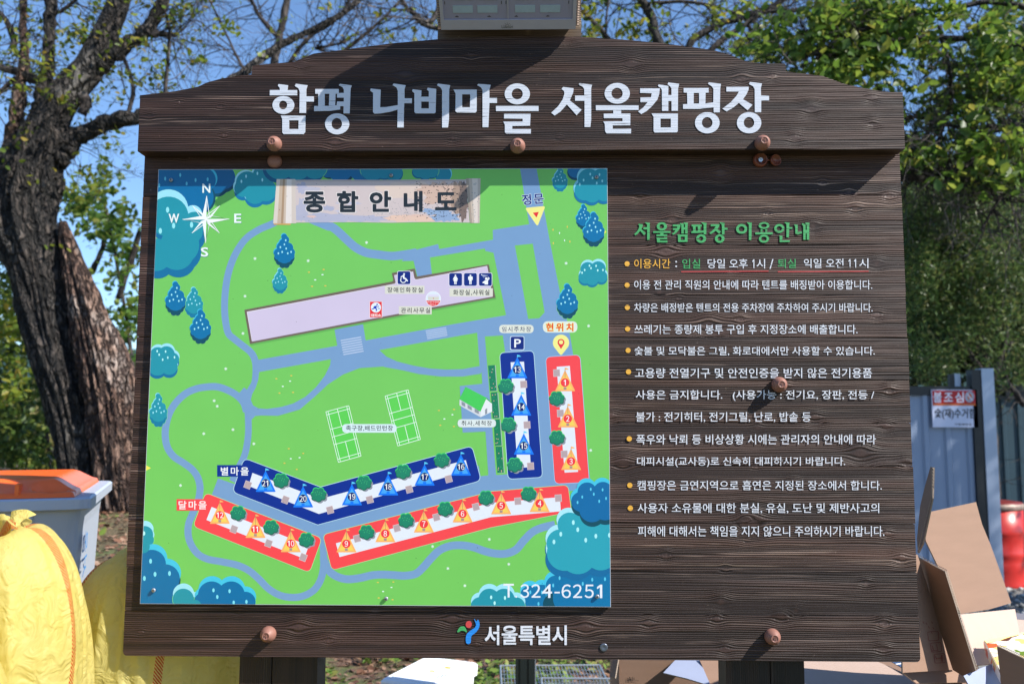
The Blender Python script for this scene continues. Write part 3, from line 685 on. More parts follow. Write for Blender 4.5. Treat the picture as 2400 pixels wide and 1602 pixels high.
for q4 in ([(1035, 378), (1097, 372), (1113, 608), (1053, 612)], [(1060, 625), (1120, 620), (1138, 858), (1078, 862)], [(1085, 873), (1142, 870), (1160, 1110), (1100, 1112)], [(1103, 1120), (1162, 1120), (1180, 1360), (1120, 1362)]):
    KH = 'printed_hedge#%d' % q4[0][1]; emit(KH, c4(shift(q4, 8, 3)), '#9FB8B0'); emit(KH, c4(q4), '#157A5A')
    TL, TR, BR, BL = [Vector(p) for p in q4]
    for _ in range(16):
        u, v = rp.uniform(.12, .88), rp.uniform(.04, .96); p = (TL*(1-u)+TR*u)*(1-v)+(BL*(1-u)+BR*u)*v
        emit(KH, c4(ell(p.x, p.y, 4.5, 4.5, 6)), '#F0A8A8' if _ % 3 == 0 else '#2FA070')
K = 'printed_wash_house'
emit(K, c4([(772, 685), (965, 800), (965, 850), (772, 742)]), '#CFD2E0'); emit(K, c4([(1020, 675), (1070, 722), (1072, 800), (965, 851), (965, 800)]), '#DFE2EE')
emit(K, c4([(828, 572), (1022, 673), (965, 800), (770, 685)]), '#45C45A'); emit(K, c4([(1022, 673), (1074, 722), (1066, 724), (1018, 684)]), '#3AA850')
for P in ([(792, 705), (825, 724), (825, 756), (792, 738)], [(847, 737), (885, 758), (885, 788), (847, 767)], [(912, 772), (950, 793), (950, 822), (912, 802)], [(1007, 780), (1027, 767), (1027, 817), (1007, 827)]): emit(K, c4(P), '#8A90A0')
# tents
def tent(f, cx, cy, num, blue):
    K = 'printed_tent#'+num; a = (cx, cy-117); b = (cx-92, cy+79); c = (cx+94, cy+79)
    out, inn, disc, fl = ('#0B74F5', '#43A0F5', '#04206E', '#5BC8F8') if blue else ('#FBB068', '#F0CC5E', '#EC3A44', '#FBB068')
    emit(K, f(rounded([a, c, b], 8)), out)
    emit(K, f([(cx, cy-80), (cx+68, cy+62), (cx-68, cy+62)]), inn)
    if blue: emit(K, f(rect(cx-14, cy+30, cx+14, cy+64)), out)
    else: emit(K, f(rect(cx-13, cy+30, cx+13, cy+66)), '#A88C88'); emit(K, f(rect(cx-2, cy-135, cx+3, cy-30)), '#A88468')
    emit(K, f([(cx, cy-137), (cx+18, cy-133), (cx+36, cy-120), (cx+2, cy-118)]), fl)
    if blue: emit(K, f(rect(cx-2, cy-137, cx+2, cy-110)), fl)
    emit(K, f(ell(cx, cy, 43)), '#6CC8F8' if blue else '#FBDB6C'); emit(K, f(ell(cx, cy, 40)), disc)
    for i, dg in enumerate(num):
        x_ = cx if len(num) == 1 else cx-17+34*i; hw = 9 if dg == '1' else 15
        if dg == '1': x_ -= 2
        etext(K, dg, f(rect(x_-hw, cy-26, x_+hw, cy+26)), '#F4F4FA', .012)
for f, L, bl in ((c4, [(1303, 415, 13), (1339, 757, 14), (1363, 1115, 15)], 1), (c6, [(785, 170, 16), (451, 262, 17), (116, 352, 18)], 1), (c5, [(1979, 443, 19), (1530, 462, 20), (1186, 320, 21)], 1),
                 (c4, [(1742, 533, 1), (1767, 865, 2), (1797, 1256, 3)], 0), (c6, [(1508, 505, 4), (1155, 525, 5), (800, 600, 6), (444, 693, 7), (90, 782, 8)], 0), (c5, [(1928, 875, 9), (1417, 873, 10), (1092, 742, 11), (765, 613, 12)], 0)):
    for x, y, nn in L: tent(f, x, y, str(nn), bl)
# lawn flowers
K = 'printed_flowers'
def star(f, L):
    for x, y in L:
        for i in range(3):
            a = math.pi/2+i*math.pi/3; stroke(K, f([(x-14*math.cos(a), y-14*math.sin(a)), (x+14*math.cos(a), y+14*math.sin(a))]), 1.5, '#D9EBE6')
star(c1, [(1010, 885), (1498, 905), (2035, 738), (918, 1230)]); star(c3, [(978, 82), (820, 407), (713, 700), (741, 750), (886, 965), (618, 1002), (1078, 1095), (404, 1477)])
star(c2, [(1751, 928), (1958, 1503)]); star(c4, [(1978, 1155)]); star(c6, [(525, 900), (1046, 835), (1225, 1063), (666, 1102), (822, 1260)])
for f, L, cl, rx, ry in ((c1, [(1505, 1010), (1640, 986), (1534, 1140), (1656, 1135)], '#EDC055', 11, 5), (c1, [(1630, 1033), (1563, 1080)], '#DDF0F0', 11, 6), (c3, [(1285, 498), (1422, 470), (1313, 630), (1438, 623), (1399, 1140), (1532, 1183), (1360, 1273), (1472, 1330)], '#EDC055', 10, 5),
                         (c3, [(1411, 520), (1344, 568), (1417, 1232), (1498, 1222)], '#DDF0F0', 10, 6), (c4, [(583, 789), (722, 780), (595, 925), (721, 936)], '#EDC055', 10, 5), (c4, [(707, 828), (633, 867)], '#DDF0F0', 10, 6),
                         (c2, [(1631, 621), (1762, 594), (1634, 744), (1786, 729)], '#EDC055', 5, 10), (c2, [(1691, 651), (1737, 718)], '#DDF0F0', 5, 10), (c6, [(22, 1230), (164, 1226), (30, 1372), (157, 1388)], '#EDC055', 10, 5), (c6, [(147, 1276), (70, 1313)], '#DDF0F0', 10, 6)):
    for x, y in L: emit(K, f(ell(x, y, rx, ry, 10)), cl)
emit(K, c5([(60, 140), (133, 180), (60, 220)]), '#EBDF58'); emit(K, c6([(2190, 1285), (2150, 1305), (2190, 1330)]), '#EBDF58'); emit(K, c2([(2095, 610), (2122, 640), (2095, 665)]), '#EBDF58')
# pines
def pine(f, cx, cy, w_, h_, blue):
    K = 'printed_pine#%d_%d' % (cx, cy); mn, sh, hl = (BLU, '#074A62', CY) if blue else (TEAL, '#1377A0', '#7FD4EE')
    B = [(0, -.42, .13), (.05, -.33, .17), (-.02, -.22, .22), (-.1, -.12, .24), (.16, -.1, .24), (0, 0, .30), (-.27, .05, .2), (.3, .03, .18), (-.28, .14, .17), (.28, .13, .18), (-.12, .2, .2), (.12, .2, .2), (0, .16, .3)]
    S_ = [(-.28, .2, .18), (.28, .2, .18), (-.22, .3, .16), (.22, .3, .16), (-.08, .4, .14), (.1, .4, .14), (0, .3, .22)]
    E = lambda L: [(cx+a*w_, cy+b*h_, r*w_) for a, b, r in L]
    circ(K, f, E(S_), '#86DC74', dr=3); circ(K, f, E(B), '#86DC74', dr=3)
    circ(K, f, E(S_), sh); circ(K, f, E([q for q in B if q[0] < .06 and q[1] < .1]), hl, dx=-5, dy=-8); circ(K, f, E(B), mn)
    for a, b in ((.06, -.32), (-.18, -.12), (.08, -.08), (-.27, .06), (.3, .02), (-.1, .02), (.15, .06), (0, -.2)):
        emit(K, f(ell(cx+a*w_, cy+b*h_, w_*.035, h_*.032, 8)), '#9FE4F6' if abs(a) > .05 else LT)
pine(c1, 1240, 1093, 148, 230, 0); pine(c1, 1280, 818, 205, 315, 1); pine(c1, 448, 1292, 180, 280, 0); pine(c1, 280, 1255, 200, 315, 1); pine(c1, 510, 1512, 205, 315, 1)
pine(c2, 1695, 160, 150, 225, 0); pine(c2, 1912, 505, 150, 230, 1); pine(c2, 2005, 620, 210, 315, 1); pine(c2, 1763, 1280, 210, 320, 1); pine(c3, 200, 790, 175, 315, 0)
# round clouds of foliage round the edge
K = 'printed_cloud_trees'
def cloud(f, L, mn, sh=None, hl=None, s=(0, 35), h=(0, -30), kk=K):
    global K
    K = kk = 'printed_cloud_tree#%d' % len(PR_)
    circ(kk, f, L, '#86DC74', dr=4)
    if sh: circ(kk, f, L, sh, dx=s[0], dy=s[1])
    if hl: circ(kk, f, L, hl, dx=h[0], dy=h[1])
    circ(kk, f, L, mn)
cloud(c1, [(650, 170, 120), (720, 140, 110), (540, 330, 90)], '#0A5C94', '#0B4560', s=(5, 30))
cloud(c1, [(250, 150, 160), (420, 150, 150), (480, 320, 150), (400, 250, 160), (200, 280, 150)], '#0768A2', '#0B4A64', s=(18, 8))
circ(K, c1, [(560, 150, 105)], CY, dx=0); circ(K, c1, [(535, 165, 115)], '#0768A2')
cloud(c1, [(940, 190, 105), (1010, 290, 95), (1110, 260, 100), (900, 240, 80), (1080, 120, 90)], '#1F8CA5', '#1470A5', LT, s=(0, 32), h=(-12, -14))
cloud(c1, [(1990, 60, 120), (1790, 60, 120), (1680, 50, 90)], '#0768A2', '#083E58', s=(18, 15))
cloud(c1, [(1240, 20, 140), (1400, 40, 125), (1560, 40, 115)], '#1F8CA5', '#0C5A88', s=(-22, 30))
cloud(c2, [(80, 40, 110), (170, 90, 80), (-30, 60, 110)], '#1A85A5', '#0E6590', s=(4, 14))
cloud(c2, [(620, 115, 75), (600, 90, 65)], '#1A85A5', None, '#6CC8EC', h=(8, -10)); cloud(c2, [(400, 80, 60), (460, 95, 62), (520, 80, 62)], '#1F8CA5', '#0E6590', s=(-6, 12))
drops(K, c1, [(185, 152), (323, 118), (464, 165), (382, 197), (575, 158), (130, 212)], '#58BCE0'); drops(K, c1, [(928, 130), (885, 177), (1032, 103), (1077, 163)], LT, 8, 16)
cloud(c1, [(215, 500, 178), (320, 760, 178), (290, 830, 160), (100, 850, 150), (430, 560, 95), (430, 640, 100)], '#2190A8', '#0F6CA0', s=(18, 68))
circ(K, c1, [(215, 432, 182), (440, 480, 85)], LT); circ(K, c1, [(215, 500, 184), (455, 560, 105), (320, 760, 178), (380, 640, 130)], '#2190A8')
drops(K, c1, [(207, 438), (262, 583), (140, 631), (427, 575)], '#93E2F0', 15, 27)
cloud(c3, [(195, 280, 72), (275, 275, 76), (330, 320, 62), (190, 385, 85), (300, 385, 78), (250, 330, 90)], '#2190A8', '#0F6CA0', LT, s=(0, 28), h=(4, -26)); drops(K, c3, [(190, 245), (267, 248), (208, 277), (287, 304), (240, 323), (349, 301)], '#B5F0F6', 7, 12)
cloud(c2, [(1840, 70, 75), (1900, 70, 70)], '#0768A2', '#0B4560', s=(-4, 22))
cloud(c2, [(1960, 160, 100), (2080, 170, 110), (1920, 260, 92), (1990, 290, 82), (2100, 280, 80), (2020, 220, 110)], '#1F8FAA', '#1470A5', '#7CCBE8', s=(-4, 26), h=(-10, -22)); drops(K, c2, [(1973, 110), (1912, 165), (1877, 203), (2033, 193), (2083, 173), (1995, 145), (2058, 115)], '#8FDCF0', 8, 13)
cloud(c2, [(1950, 985, 68), (2045, 980, 70), (1925, 1055, 60), (1990, 1070, 60), (2075, 1050, 55), (2000, 1020, 75)], '#2190A8', '#1377A0', '#9ADCF2', s=(0, 20), h=(2, -22)); drops(K, c2, [(1922, 990), (1966, 950), (1980, 973), (2027, 952), (2042, 993), (1898, 1015), (2090, 990)], '#B5F0F6', 7, 11)
cloud(c5, [(75, 790, 78), (60, 900, 90), (100, 840, 60)], '#2190A8', '#1377A0', LT, s=(-12, 20), h=(4, -48)); drops(K, c5, [(68, 780)], '#B5F0F6', 12, 20)
cloud(c5, [(140, 1060, 130), (265, 1195, 132), (110, 1200, 170), (170, 1330, 200), (40, 1400, 150)], '#056BA5', '#0B4058', '#42BDE4', s=(8, 12), h=(12, -52)); circ(K, c5, [(60, 900, 62)], '#2190A8')
drops(K, c5, [(129, 1035), (170, 1155), (303, 1147), (72, 1193)], '#7CD8F0', 13, 23)
cloud(c5, [(430, 1385, 98), (535, 1440, 75)], '#2190A8', None, '#9ADCF2', h=(2, -48)); drops(K, c5, [(411, 1350), (440, 1430), (536, 1425)], '#B5F0F6', 10, 18)
cloud(c5, [(690, 1345, 125), (870, 1345, 125), (1000, 1410, 95), (600, 1400, 70), (780, 1420, 140)], '#056BA5', None, '#42BDE4', h=(4, -48)); circ(K, c5, [(535, 1450, 62), (440, 1400, 80)], '#2190A8'); drops(K, c5, [(707, 1302), (855, 1310), (742, 1363), (893, 1415), (1010, 1408)], '#7CD8F0', 11, 19)
cloud(c6, [(1420, 1350, 90), (1530, 1340, 90), (1470, 1430, 110), (1650, 1420, 110)], '#0A70A8', None, '#42BDE4', h=(0, -45))
cloud(c6, [(1660, 1260, 95), (1740, 1340, 170), (1900, 1310, 190), (2080, 1340, 160), (2090, 1200, 100)], '#0A70A8', None, '#42BDE4', h=(-12, -40)); circ(K, c6, [(1640, 1430, 100)], '#0B4A60'); circ(K, c6, [(1790, 1370, 160), (1900, 1330, 190), (2060, 1340, 150)], '#0A70A8')
cloud(c6, [(1785, 700, 112), (1700, 870, 128), (1740, 960, 165), (1900, 830, 230), (1860, 990, 165), (2070, 970, 150), (2070, 780, 180)], '#2A9DB6', '#1268A0', '#A6E0F4', s=(-14, 58), h=(-10, -44))
cloud(c6, [(1945, 400, 88), (2090, 395, 88), (1890, 490, 92), (1990, 560, 118), (2110, 540, 120), (2010, 470, 120)], '#0A66A4', '#0B4A60', '#42BDE4', s=(4, 42), h=(-6, -38))
drops(K, c6, [(1978, 375), (2087, 380), (2006, 420), (1900, 446), (1857, 496), (2056, 485), (2119, 459)], '#58C4EA', 8, 15)
drops(K, c6, [(1818, 680), (1859, 746), (1703, 787), (1640, 858), (1932, 842), (2025, 805), (2150, 797)], '#A8E8F4', 13, 22)
cloud(c6, [(1045, 1385, 98), (1180, 1385, 98), (960, 1450, 85), (1290, 1450, 85), (1110, 1440, 120)], '#2190A8', None, '#9ADCF2', h=(2, -44)); drops(K, c6, [(1063, 1367), (1190, 1372), (1095, 1420)], '#B5F0F6', 10, 18); drops(K, c6, [(1692, 1190), (1633, 1258), (1905, 1243), (1992, 1205), (2109, 1200), (1423, 1320), (1498, 1427), (1530, 1322)], '#58C4EA', 9, 18)
# scroll
K = 'printed_scroll'
emit(K, cS([(380, 520), (620, 520), (760, 612), (600, 612)]), ROAD)
body = [(245, 55), (700, 52), (1200, 56), (1700, 50), (2125, 50), (2145, 300), (2165, 525), (1700, 518), (1300, 526), (900, 520), (255, 525)]
emit(K, cS(body), '#CCBDC4')
def blob(cx, cy, rx, ry, cl, n=26, jag=.3, rs=1):
    rg = random.Random(int(cx*7+cy)+rs); P = []
    for i in range(n):
        a = 2*math.pi*i/n; r = 1+rg.uniform(-jag, jag); P.append((cx+rx*r*math.cos(a), min(522, max(56, cy+ry*r*math.sin(a)))))
    emit(K, cS(P), cl)
for a in ((1500, 170, 330, 90, '#D8C4C0'), (1850, 200, 250, 130, '#CDAFA6'), (2040, 250, 95, 190, '#A98F84'), (2095, 280, 50, 235, '#7C6A66'), (1500, 480, 320, 42, '#E0BFB4'), (320, 150, 60, 60, '#AFAECB'), (420, 160, 90, 30, '#B8B5CC'), (320, 390, 70, 120, '#B2B1CC'),
          (560, 470, 330, 55, '#AFAFCB'), (1000, 480, 290, 38, '#B0B0CC'), (600, 365, 70, 28, '#A9AAC8'), (830, 310, 130, 16, '#BEBAD2'), (800, 400, 110, 18, '#C0BCD4'), (1800, 410, 140, 30, '#8FA6CF'), (1900, 460, 150, 52, '#8FA6CF'), (1700, 380, 50, 14, '#8FA6CF'), (420, 460, 50, 14, '#D8B8B8'), (1600, 445, 100, 12, '#DDBBB4')):
    blob(*a)
stroke(K, cS([(258, 66), (1000, 66), (2120, 62)]), 3.4, '#B9A9AE')
rp = random.Random(11)
for _ in range(520):
    t = rp.random(); x = 900+1250*math.sqrt(t) if _ % 5 else rp.uniform(260, 2100); y = rp.choice((rp.uniform(70, 320), rp.gauss(400, 60))) if x > 1500 else rp.gauss(410, 50)
    if not 62 < y < 515: continue
    if x < 900 and rp.random() < .5: y = rp.uniform(70, 510)
    s_ = rp.uniform(3, 11)*(1.0 if x > 1550 else .6); a = rp.uniform(-.6, .4)
    P = [(x+s_*1.3*math.cos(b+a)*rp.uniform(.5, 1.1), y+s_*.55*math.sin(b)*rp.uniform(.5, 1.2)) for b in (0, 1, 2, 3.1, 4.2, 5.2)]
    emit(K, cS(P), '#20262E' if x > 1550 else '#66707E')
for i, (a, b, cl) in enumerate(((0, .18, '#D8CBC6'), (.18, .34, '#C4AE9E'), (.34, .44, '#A98C74'), (.44, .54, '#C8B4A8'), (.54, .8, '#E2D8DA'), (.8, 1, '#CFC2C0'))):
    emit(K, cS([(40+205*a, 46), (40+205*b, 46), (0+255*b, 533), (0+255*a, 533)]), cl)
emit(K, cS([(8, 535), (195, 535), (192, 550), (8, 548)]), '#D8A868')
for a, b, cl in ((0, .2, '#A89890'), (.2, .42, '#C2B2AA'), (.42, .8, '#DACDCB'), (.8, 1, '#C2B4B0')):
    emit(K, cS([(2122+163*a, 38), (2122+163*b, 38), (2170+105*b, 529), (2170+105*a, 529)]), cl)
for _ in range(40):
    x, y = rp.uniform(2180, 2270), rp.uniform(60, 510); s_ = rp.uniform(3, 9); emit(K, cS(ell(x, y, s_, s_*.5, 6, rp.uniform(-.7, .7))), '#7B8796')
for ch, b in (('종', (338, 185, 573, 412)), ('합', (705, 178, 938, 408)), ('안', (1065, 178, 1300, 405)), ('내', (1440, 178, 1645, 405)), ('도', (1785, 192, 2020, 388))):
    if ch in '종합안': etext('printed_heading', ch, cS(rect(*b)), '#E6DEE4', .014, grow=2.0)
    etext('printed_heading', ch, cS(rect(b[0]+6, b[1]+5, b[2]-6, b[3]-5)), '#232A33', .045)
# compass
K = 'printed_compass'
C0 = (560, 525); A_ = [(565, 310), (775, 523), (555, 742), (343, 525)]; D_ = [(688, 400), (682, 650), (430, 650), (437, 400)]
N_ = [(590, 490), (592, 560), (528, 560), (528, 492)]
for i in range(4):
    for tip, l, r in ((D_[i], (C0[0]+(N_[i][0]-C0[0])*1.0-(8 if i in (0, 2) else -8)*0, N_[i][1]), None),):
        n = N_[i]; u = Vector((tip[0]-C0[0], tip[1]-C0[1])).normalized(); v = Vector((-u.y, u.x)); b = Vector(C0)+u*45
        p1 = b+v*20; p2 = b-v*20
        emit(K, c1([C0, tuple(p1), tip]), '#EEF2FA'); stroke(K, c1([C0, tuple(p2), tip]), 1.5, '#EEF2FA', closed=False)
for i in range(4):
    tip = A_[i]; n1 = N_[i]; n0 = N_[i-1]
    stroke(K, c1([C0, n0, tip, C0]), 1.6, '#EEF2FA'); emit(K, c1([C0, n1, tip]) if i != 0 else c1([C0, n0, tip]), '#EEF2FA')
    if i == 0: stroke(K, c1([C0, n1, tip]), 1.6, '#EEF2FA')
for b, q4 in (('N', (528, 200, 598, 280)), ('W', (218, 475, 312, 556)), ('E', (820, 475, 882, 556)), ('S', (514, 783, 579, 866))):
    etext(K, b, shift(c1(rect(*q4)), .8, 1), '#3A7A80', .03); etext(K, b, c1(rect(*q4)), '#E8F0F8', .03)
# icons and captions
K = 'printed_icons'
KI = K
for x0, y0, x1, y1 in ((635, 108, 842, 316), (1470, 137, 1678, 343), (1710, 137, 1918, 343), (1952, 137, 2160, 343)):
    emit(K, cB(rounded(rect(x0-8, y0-8, x1+8, y1+8), 34)), '#E4E2F4'); emit(K, cB(rounded(rect(x0, y0, x1, y1), 30)), '#06247E')
I_ = '#EEF0FA'
emit(K, cB(ell(740, 152, 14)), I_); emit(K, cB([(722, 168), (748, 168), (745, 205), (775, 222), (805, 262), (790, 275), (760, 240), (722, 225)]), I_); emit(K, cB([(722, 170), (690, 190), (680, 212), (692, 214), (704, 198), (728, 190)]), I_)
stroke(K, cB([(p[0], p[1]) for p in [(695+0, 222), (684, 245), (690, 270), (712, 288), (740, 288), (762, 272), (770, 252)]]), 2.0, I_, smooth=4)
for cx_, fem in ((1571, 1), (1814, 0)):
    emit(K, cB(ell(cx_, 175, 13)), I_)
    if fem: emit(K, cB([(cx_-18, 192), (cx_+18, 192), (cx_+42, 240), (cx_+32, 246), (cx_+18, 220), (cx_+34, 266), (cx_-34, 266), (cx_-18, 220), (cx_-32, 246), (cx_-42, 240)]), I_)
    else: emit(K, cB([(cx_-36, 196), (cx_-26, 190), (cx_+26, 190), (cx_+36, 196), (cx_+36, 248), (cx_+26, 248), (cx_+22, 215), (cx_+20, 266), (cx_-20, 266), (cx_-22, 215), (cx_-26, 248), (cx_-36, 248)]), I_)
    emit(K, cB(rect(cx_-18, 264, cx_-3, 318)), I_); emit(K, cB(rect(cx_+3, 264, cx_+18, 318)), I_)
emit(K, cB(ell(2072, 228, 22)), I_); emit(K, cB([(2050, 255), (2098, 258), (2098, 322), (2045, 322), (2042, 300), (2010, 298), (2008, 285)]), I_); stroke(K, cB([(2085, 262), (2118, 220), (2098, 205)]), 2.6, I_)
for i in range(6): stroke(K, cB([(2004, 168), (2030+14*i, 215-8*i)]), .6, '#B8C4E8')
emit(K, cB(ell(1995, 163, 9)), I_)
emit(K, cB(rect(180, 594, 386, 856)), '#F0DCE4'); emit(K, cB(rect(187, 600, 379, 851)), '#E03038'); emit(K, cB(ell(284, 693, 82)), '#E0E8F8')
RB = '#1038B8'; emit(K, cB(ell(303, 646, 13)), RB); emit(K, cB([(262, 668), (300, 664), (290, 705), (308, 725), (290, 756), (277, 750), (288, 726), (262, 708), (244, 722), (215, 722), (215, 710), (240, 708)]), RB)
stroke(K, cB([(296, 672), (316, 688), (334, 664)]), 1.5, RB); stroke(K, cB([(264, 672), (244, 694)]), 1.5, RB); emit(K, cB(rect(316, 704, 348, 716)), RB)
etext(K, '대피소', cB(rect(204, 796, 366, 839)), '#F6E8EC', .05)
emit(K, cB(ell(1213, 553, 124)), '#F0F0FA'); emit(K, cB(ell(1213, 553, 118)), '#D8E2F4')
emit(K, cB([(1213+118*math.cos(a), 553+118*math.sin(a)) for a in np.linspace(.245, math.pi-.245, 20)]), '#DC3038')
emit(K, cB([(1122, 520), (1306, 520), (1300, 570), (1135, 572)]), '#D0CFC8'); emit(K, cB([(1130, 482), (1298, 482), (1306, 520), (1122, 520)]), '#D9D3EE'); emit(K, cB(ell(1215, 545, 8)), '#C83038')
etext(K, '비상구급함', cB(rect(1112, 592, 1312, 618)), '#F6DDE0', .02); etext(K, '배치소', cB(rect(1155, 632, 1262, 656)), '#F6DDE0', .02)
emit(K, c2(rounded([(1372, 420), (1562, 402), (1488, 592)], 26)), '#EDE68C'); emit(K, c2([(1445, 465), (1501, 457), (1480, 509)]), '#E22A36')
emit(K, c4(rounded(rect(1236, 106, 1369, 237), 18)), '#C4D4F0'); emit(K, c4(rounded(rect(1243, 112, 1363, 230), 16)), '#06247E'); etext(K, 'P', c4(rect(1276, 134, 1336, 210)), '#F2F2FA', .02)
emit(K, c4([(1705+75*math.cos(a), 168+75*math.sin(a)) for a in np.linspace(-math.pi-.55, .55, 30)]+[(1715, 275), (1705, 281), (1695, 275)]), '#ECE68E')
emit(K, c4([(1705+32*math.cos(a), 165+32*math.sin(a)) for a in np.linspace(-math.pi-.5, .5, 24)]+[(1705, 226)]), '#E0303C'); emit(K, c4(ell(1705, 163, 19)), '#ECE68E')
K = 'printed_captions'
for f, q4 in ((cB, (430, 340, 1070, 472)), (cB, (1475, 382, 2177, 516)), (cB, (655, 672, 1187, 804))): emit(K, f(rect(*q4)), '#D6D4CE')
def pill(P, cl): emit(K, P, cl)
pill(c4(rounded(rect(1137, 3, 1453, 79), 38)), '#D9DBD6'); pill(c2(rounded(rect(1538, 1460, 1855, 1564), 50)), '#D9E0DC'); pill(c4(rounded(rect(755, 870, 1107, 944), 36)), '#D6DFE6'); pill(c3(rounded(rect(1890, 914, 2390, 993), 38)), '#CFE2EE')
BK = '#141820'
etext('printed_caption#1', '장애인화장실', cB(rect(470, 366, 1040, 450)), BK, .02, sp=1.25); etext('printed_caption#2', '화장실,샤워실', cB(rect(1535, 406, 2120, 496)), BK, .02, sp=1.2); etext('printed_caption#3', '관리사무실', cB(rect(690, 696, 1162, 782)), BK, .02, sp=1.25)
etext('printed_caption#4', '임시주차장', c4(rect(1162, 20, 1430, 67)), '#10205C', .018, sp=1.2); etext('printed_caption#5', '취사,세척장', c4(rect(790, 883, 1070, 931)), BK, .018, sp=1.15); etext('printed_caption#6', '족구장,배드민턴장', c3(rect(1925, 927, 2356, 977)), BK, .018, sp=1.1)
q4 = c2(rect(1568, 1478, 1817, 1551)); etext('printed_caption#7', '현위치', q4, '#F4EE70', .014, sp=1.35, grow=1.1); etext('printed_caption#8', '현위치', q4, '#E03030', .03, sp=1.35)
q4 = c2([(1345, 300), (1540, 285), (1548, 378), (1353, 396)]); etext('printed_caption#9', '정문', q4, '#D4E2F4', .014, sp=1.2, grow=1.2); etext('printed_caption#10', '정문', q4, '#10207C', .03, sp=1.2)
etext('printed_caption#11', '별마을', c5(rect(775, 172, 1030, 248)), '#EDEEF8', .025, sp=1.25); etext('printed_caption#12', '달마을', c5(rect(387, 482, 643, 559)), '#F4E4EC', .025, sp=1.25)
for ch, a, b, c, d in (('T', 1175, 1242, 1272, 1368), ('.', 1284, 1352, 1302, 1370), ('3', 1330, 1246, 1412, 1372), ('2', 1432, 1246, 1516, 1370), ('4', 1530, 1246, 1622, 1372), ('-', 1645, 1316, 1694, 1330), ('6', 1710, 1248, 1796, 1374), ('2', 1814, 1248, 1898, 1372), ('5', 1922, 1250, 2006, 1374), ('1', 2036, 1250, 2084, 1374)):
    etext(K, ch, c6(rect(a, b, c, d)), '#E4E6F6', 0.0)
# little insects and dirt specks stuck to the panel
rp = random.Random(3)
for _ in range(46):
    x, y = rp.uniform(350, 1420), rp.uniform(430, 1400); emit('dirt_specks', ell(x, y, rp.uniform(.4, .9), rp.uniform(.4, 1.1), 6), '#1A1C16')
for kname, (V, F, M, mats) in PR_.items():
    o = mesh_obj(kname.split('#')[0], V, F, mats, panel, mi=M)
    if kname.startswith(('printed_heading', 'printed_label')) or kname in ('printed_flowers', 'dirt_specks', 'printed_icons', 'printed_captions', 'printed_scroll'): o['kind'] = 'stuff'
print('print layers', max(l[4] for l in LAY))
# screws
SM = mat('screw_steel', (.30, .31, .34), .3, .6, metal=.3, var=.3, vscale=300)
for x, y in c1([(235, 161)])+c2([(143, 118), (2032, 135)])+c5([(153, 1304)])+c6([(97, 1382), (2040, 1362)]):
    Yf = MY-.0068; c = pt(x, y, Yf); mb = MB(); mb.lathe((c[0], MY-.003, c[2]), [(.0058, 0), (.0058, .0018), (.0045, .0034), (.0012, .0040)], 16)
    o = mb.build('screw', SM, panel, smooth=True)
    mb = MB()
    a = rp.random()*1.5
    for t in (a, a+math.pi/2):
        T = Matrix.Translation((c[0], 0, c[2])) @ Matrix.Rotation(t, 4, 'Y'); mb.box((-.0030, MY-.0074, -.0006), (.0030, MY-.0055, .0006), T=T)
    mesh_obj('screw_slot', mb.V, mb.F, DARKM, panel)

# ------------------------------------------------------------ floodlight
lamp = empty('floodlight', (0, -.1, pt(1190, 69, -.085)[2]), label='grey LED floodlight mounted on the wood block above the notice board', cat='floodlight')
def lpart(o): o.matrix_parent_inverse = Matrix.Translation(-lamp.location); return o
lx0 = pt(1034, 69, -.085)[0]; lx1 = pt(1349, 69, -.085)[0]; lz = pt(1190, 69.5, -.085)[2]
# local frame: u along x, v up the glass, n out of the glass
aa, bb = .104, .082; vl = math.hypot(aa, bb); vv = Vector((0, -aa/vl, bb/vl)); nn_ = Vector((0, -bb/vl, -aa/vl)); O0 = Vector((lx0, -.085, lz))
def LT_(u, v, n): return Vector((lx0, -.085, lz))+Vector((u, 0, 0))+vv*v+nn_*n
def lbox(mb, u0, u1, v0, v1, n0, n1, m=0):
    V = [LT_(u, v, n) for n in (n0, n1) for (u, v) in ((u0, v0), (u1, v0), (u1, v1), (u0, v1))]
    mb.add(V, [(3, 2, 1, 0), (4, 5, 6, 7), (0, 1, 5, 4), (1, 2, 6, 5), (2, 3, 7, 6), (3, 0, 4, 7)], m)
LW = lx1-lx0; HV = .185
FR = mat('lamp_housing', '#9C9DB2', .45, .4, var=.06, vscale=40); GL = mat('lamp_reflector', '#8688A8', .35, .4, var=.06, vscale=30); GLB = mat('lamp_led_well', '#8FA6C0', .25, .5, var=.1, vscale=60); FIN = mat('heat_sink', (.16, .10, .075), .5, .4, metal=.3)
mb = MB()
for u0, u1, v0, v1 in ((0, LW, 0, .030), (0, LW, HV-.03, HV), (0, .010, .030, HV-.03), (LW-.010, LW, .030, HV-.03)): lbox(mb, u0, u1, v0, v1, -.022, .0)
o = lpart(mb.build('lamp_frame', FR, lamp))
mb = MB(); lbox(mb, .010, LW-.010, .030, HV-.030, -.016, -.004); lens = lpart(mb.build('lens_panel', GL, lamp))
mb = MB(); lbox(mb, LW/2-.0015, LW/2+.0015, .028, HV-.03, -.004, -.0015); lpart(mb.build('lens_divider', FR, lamp))
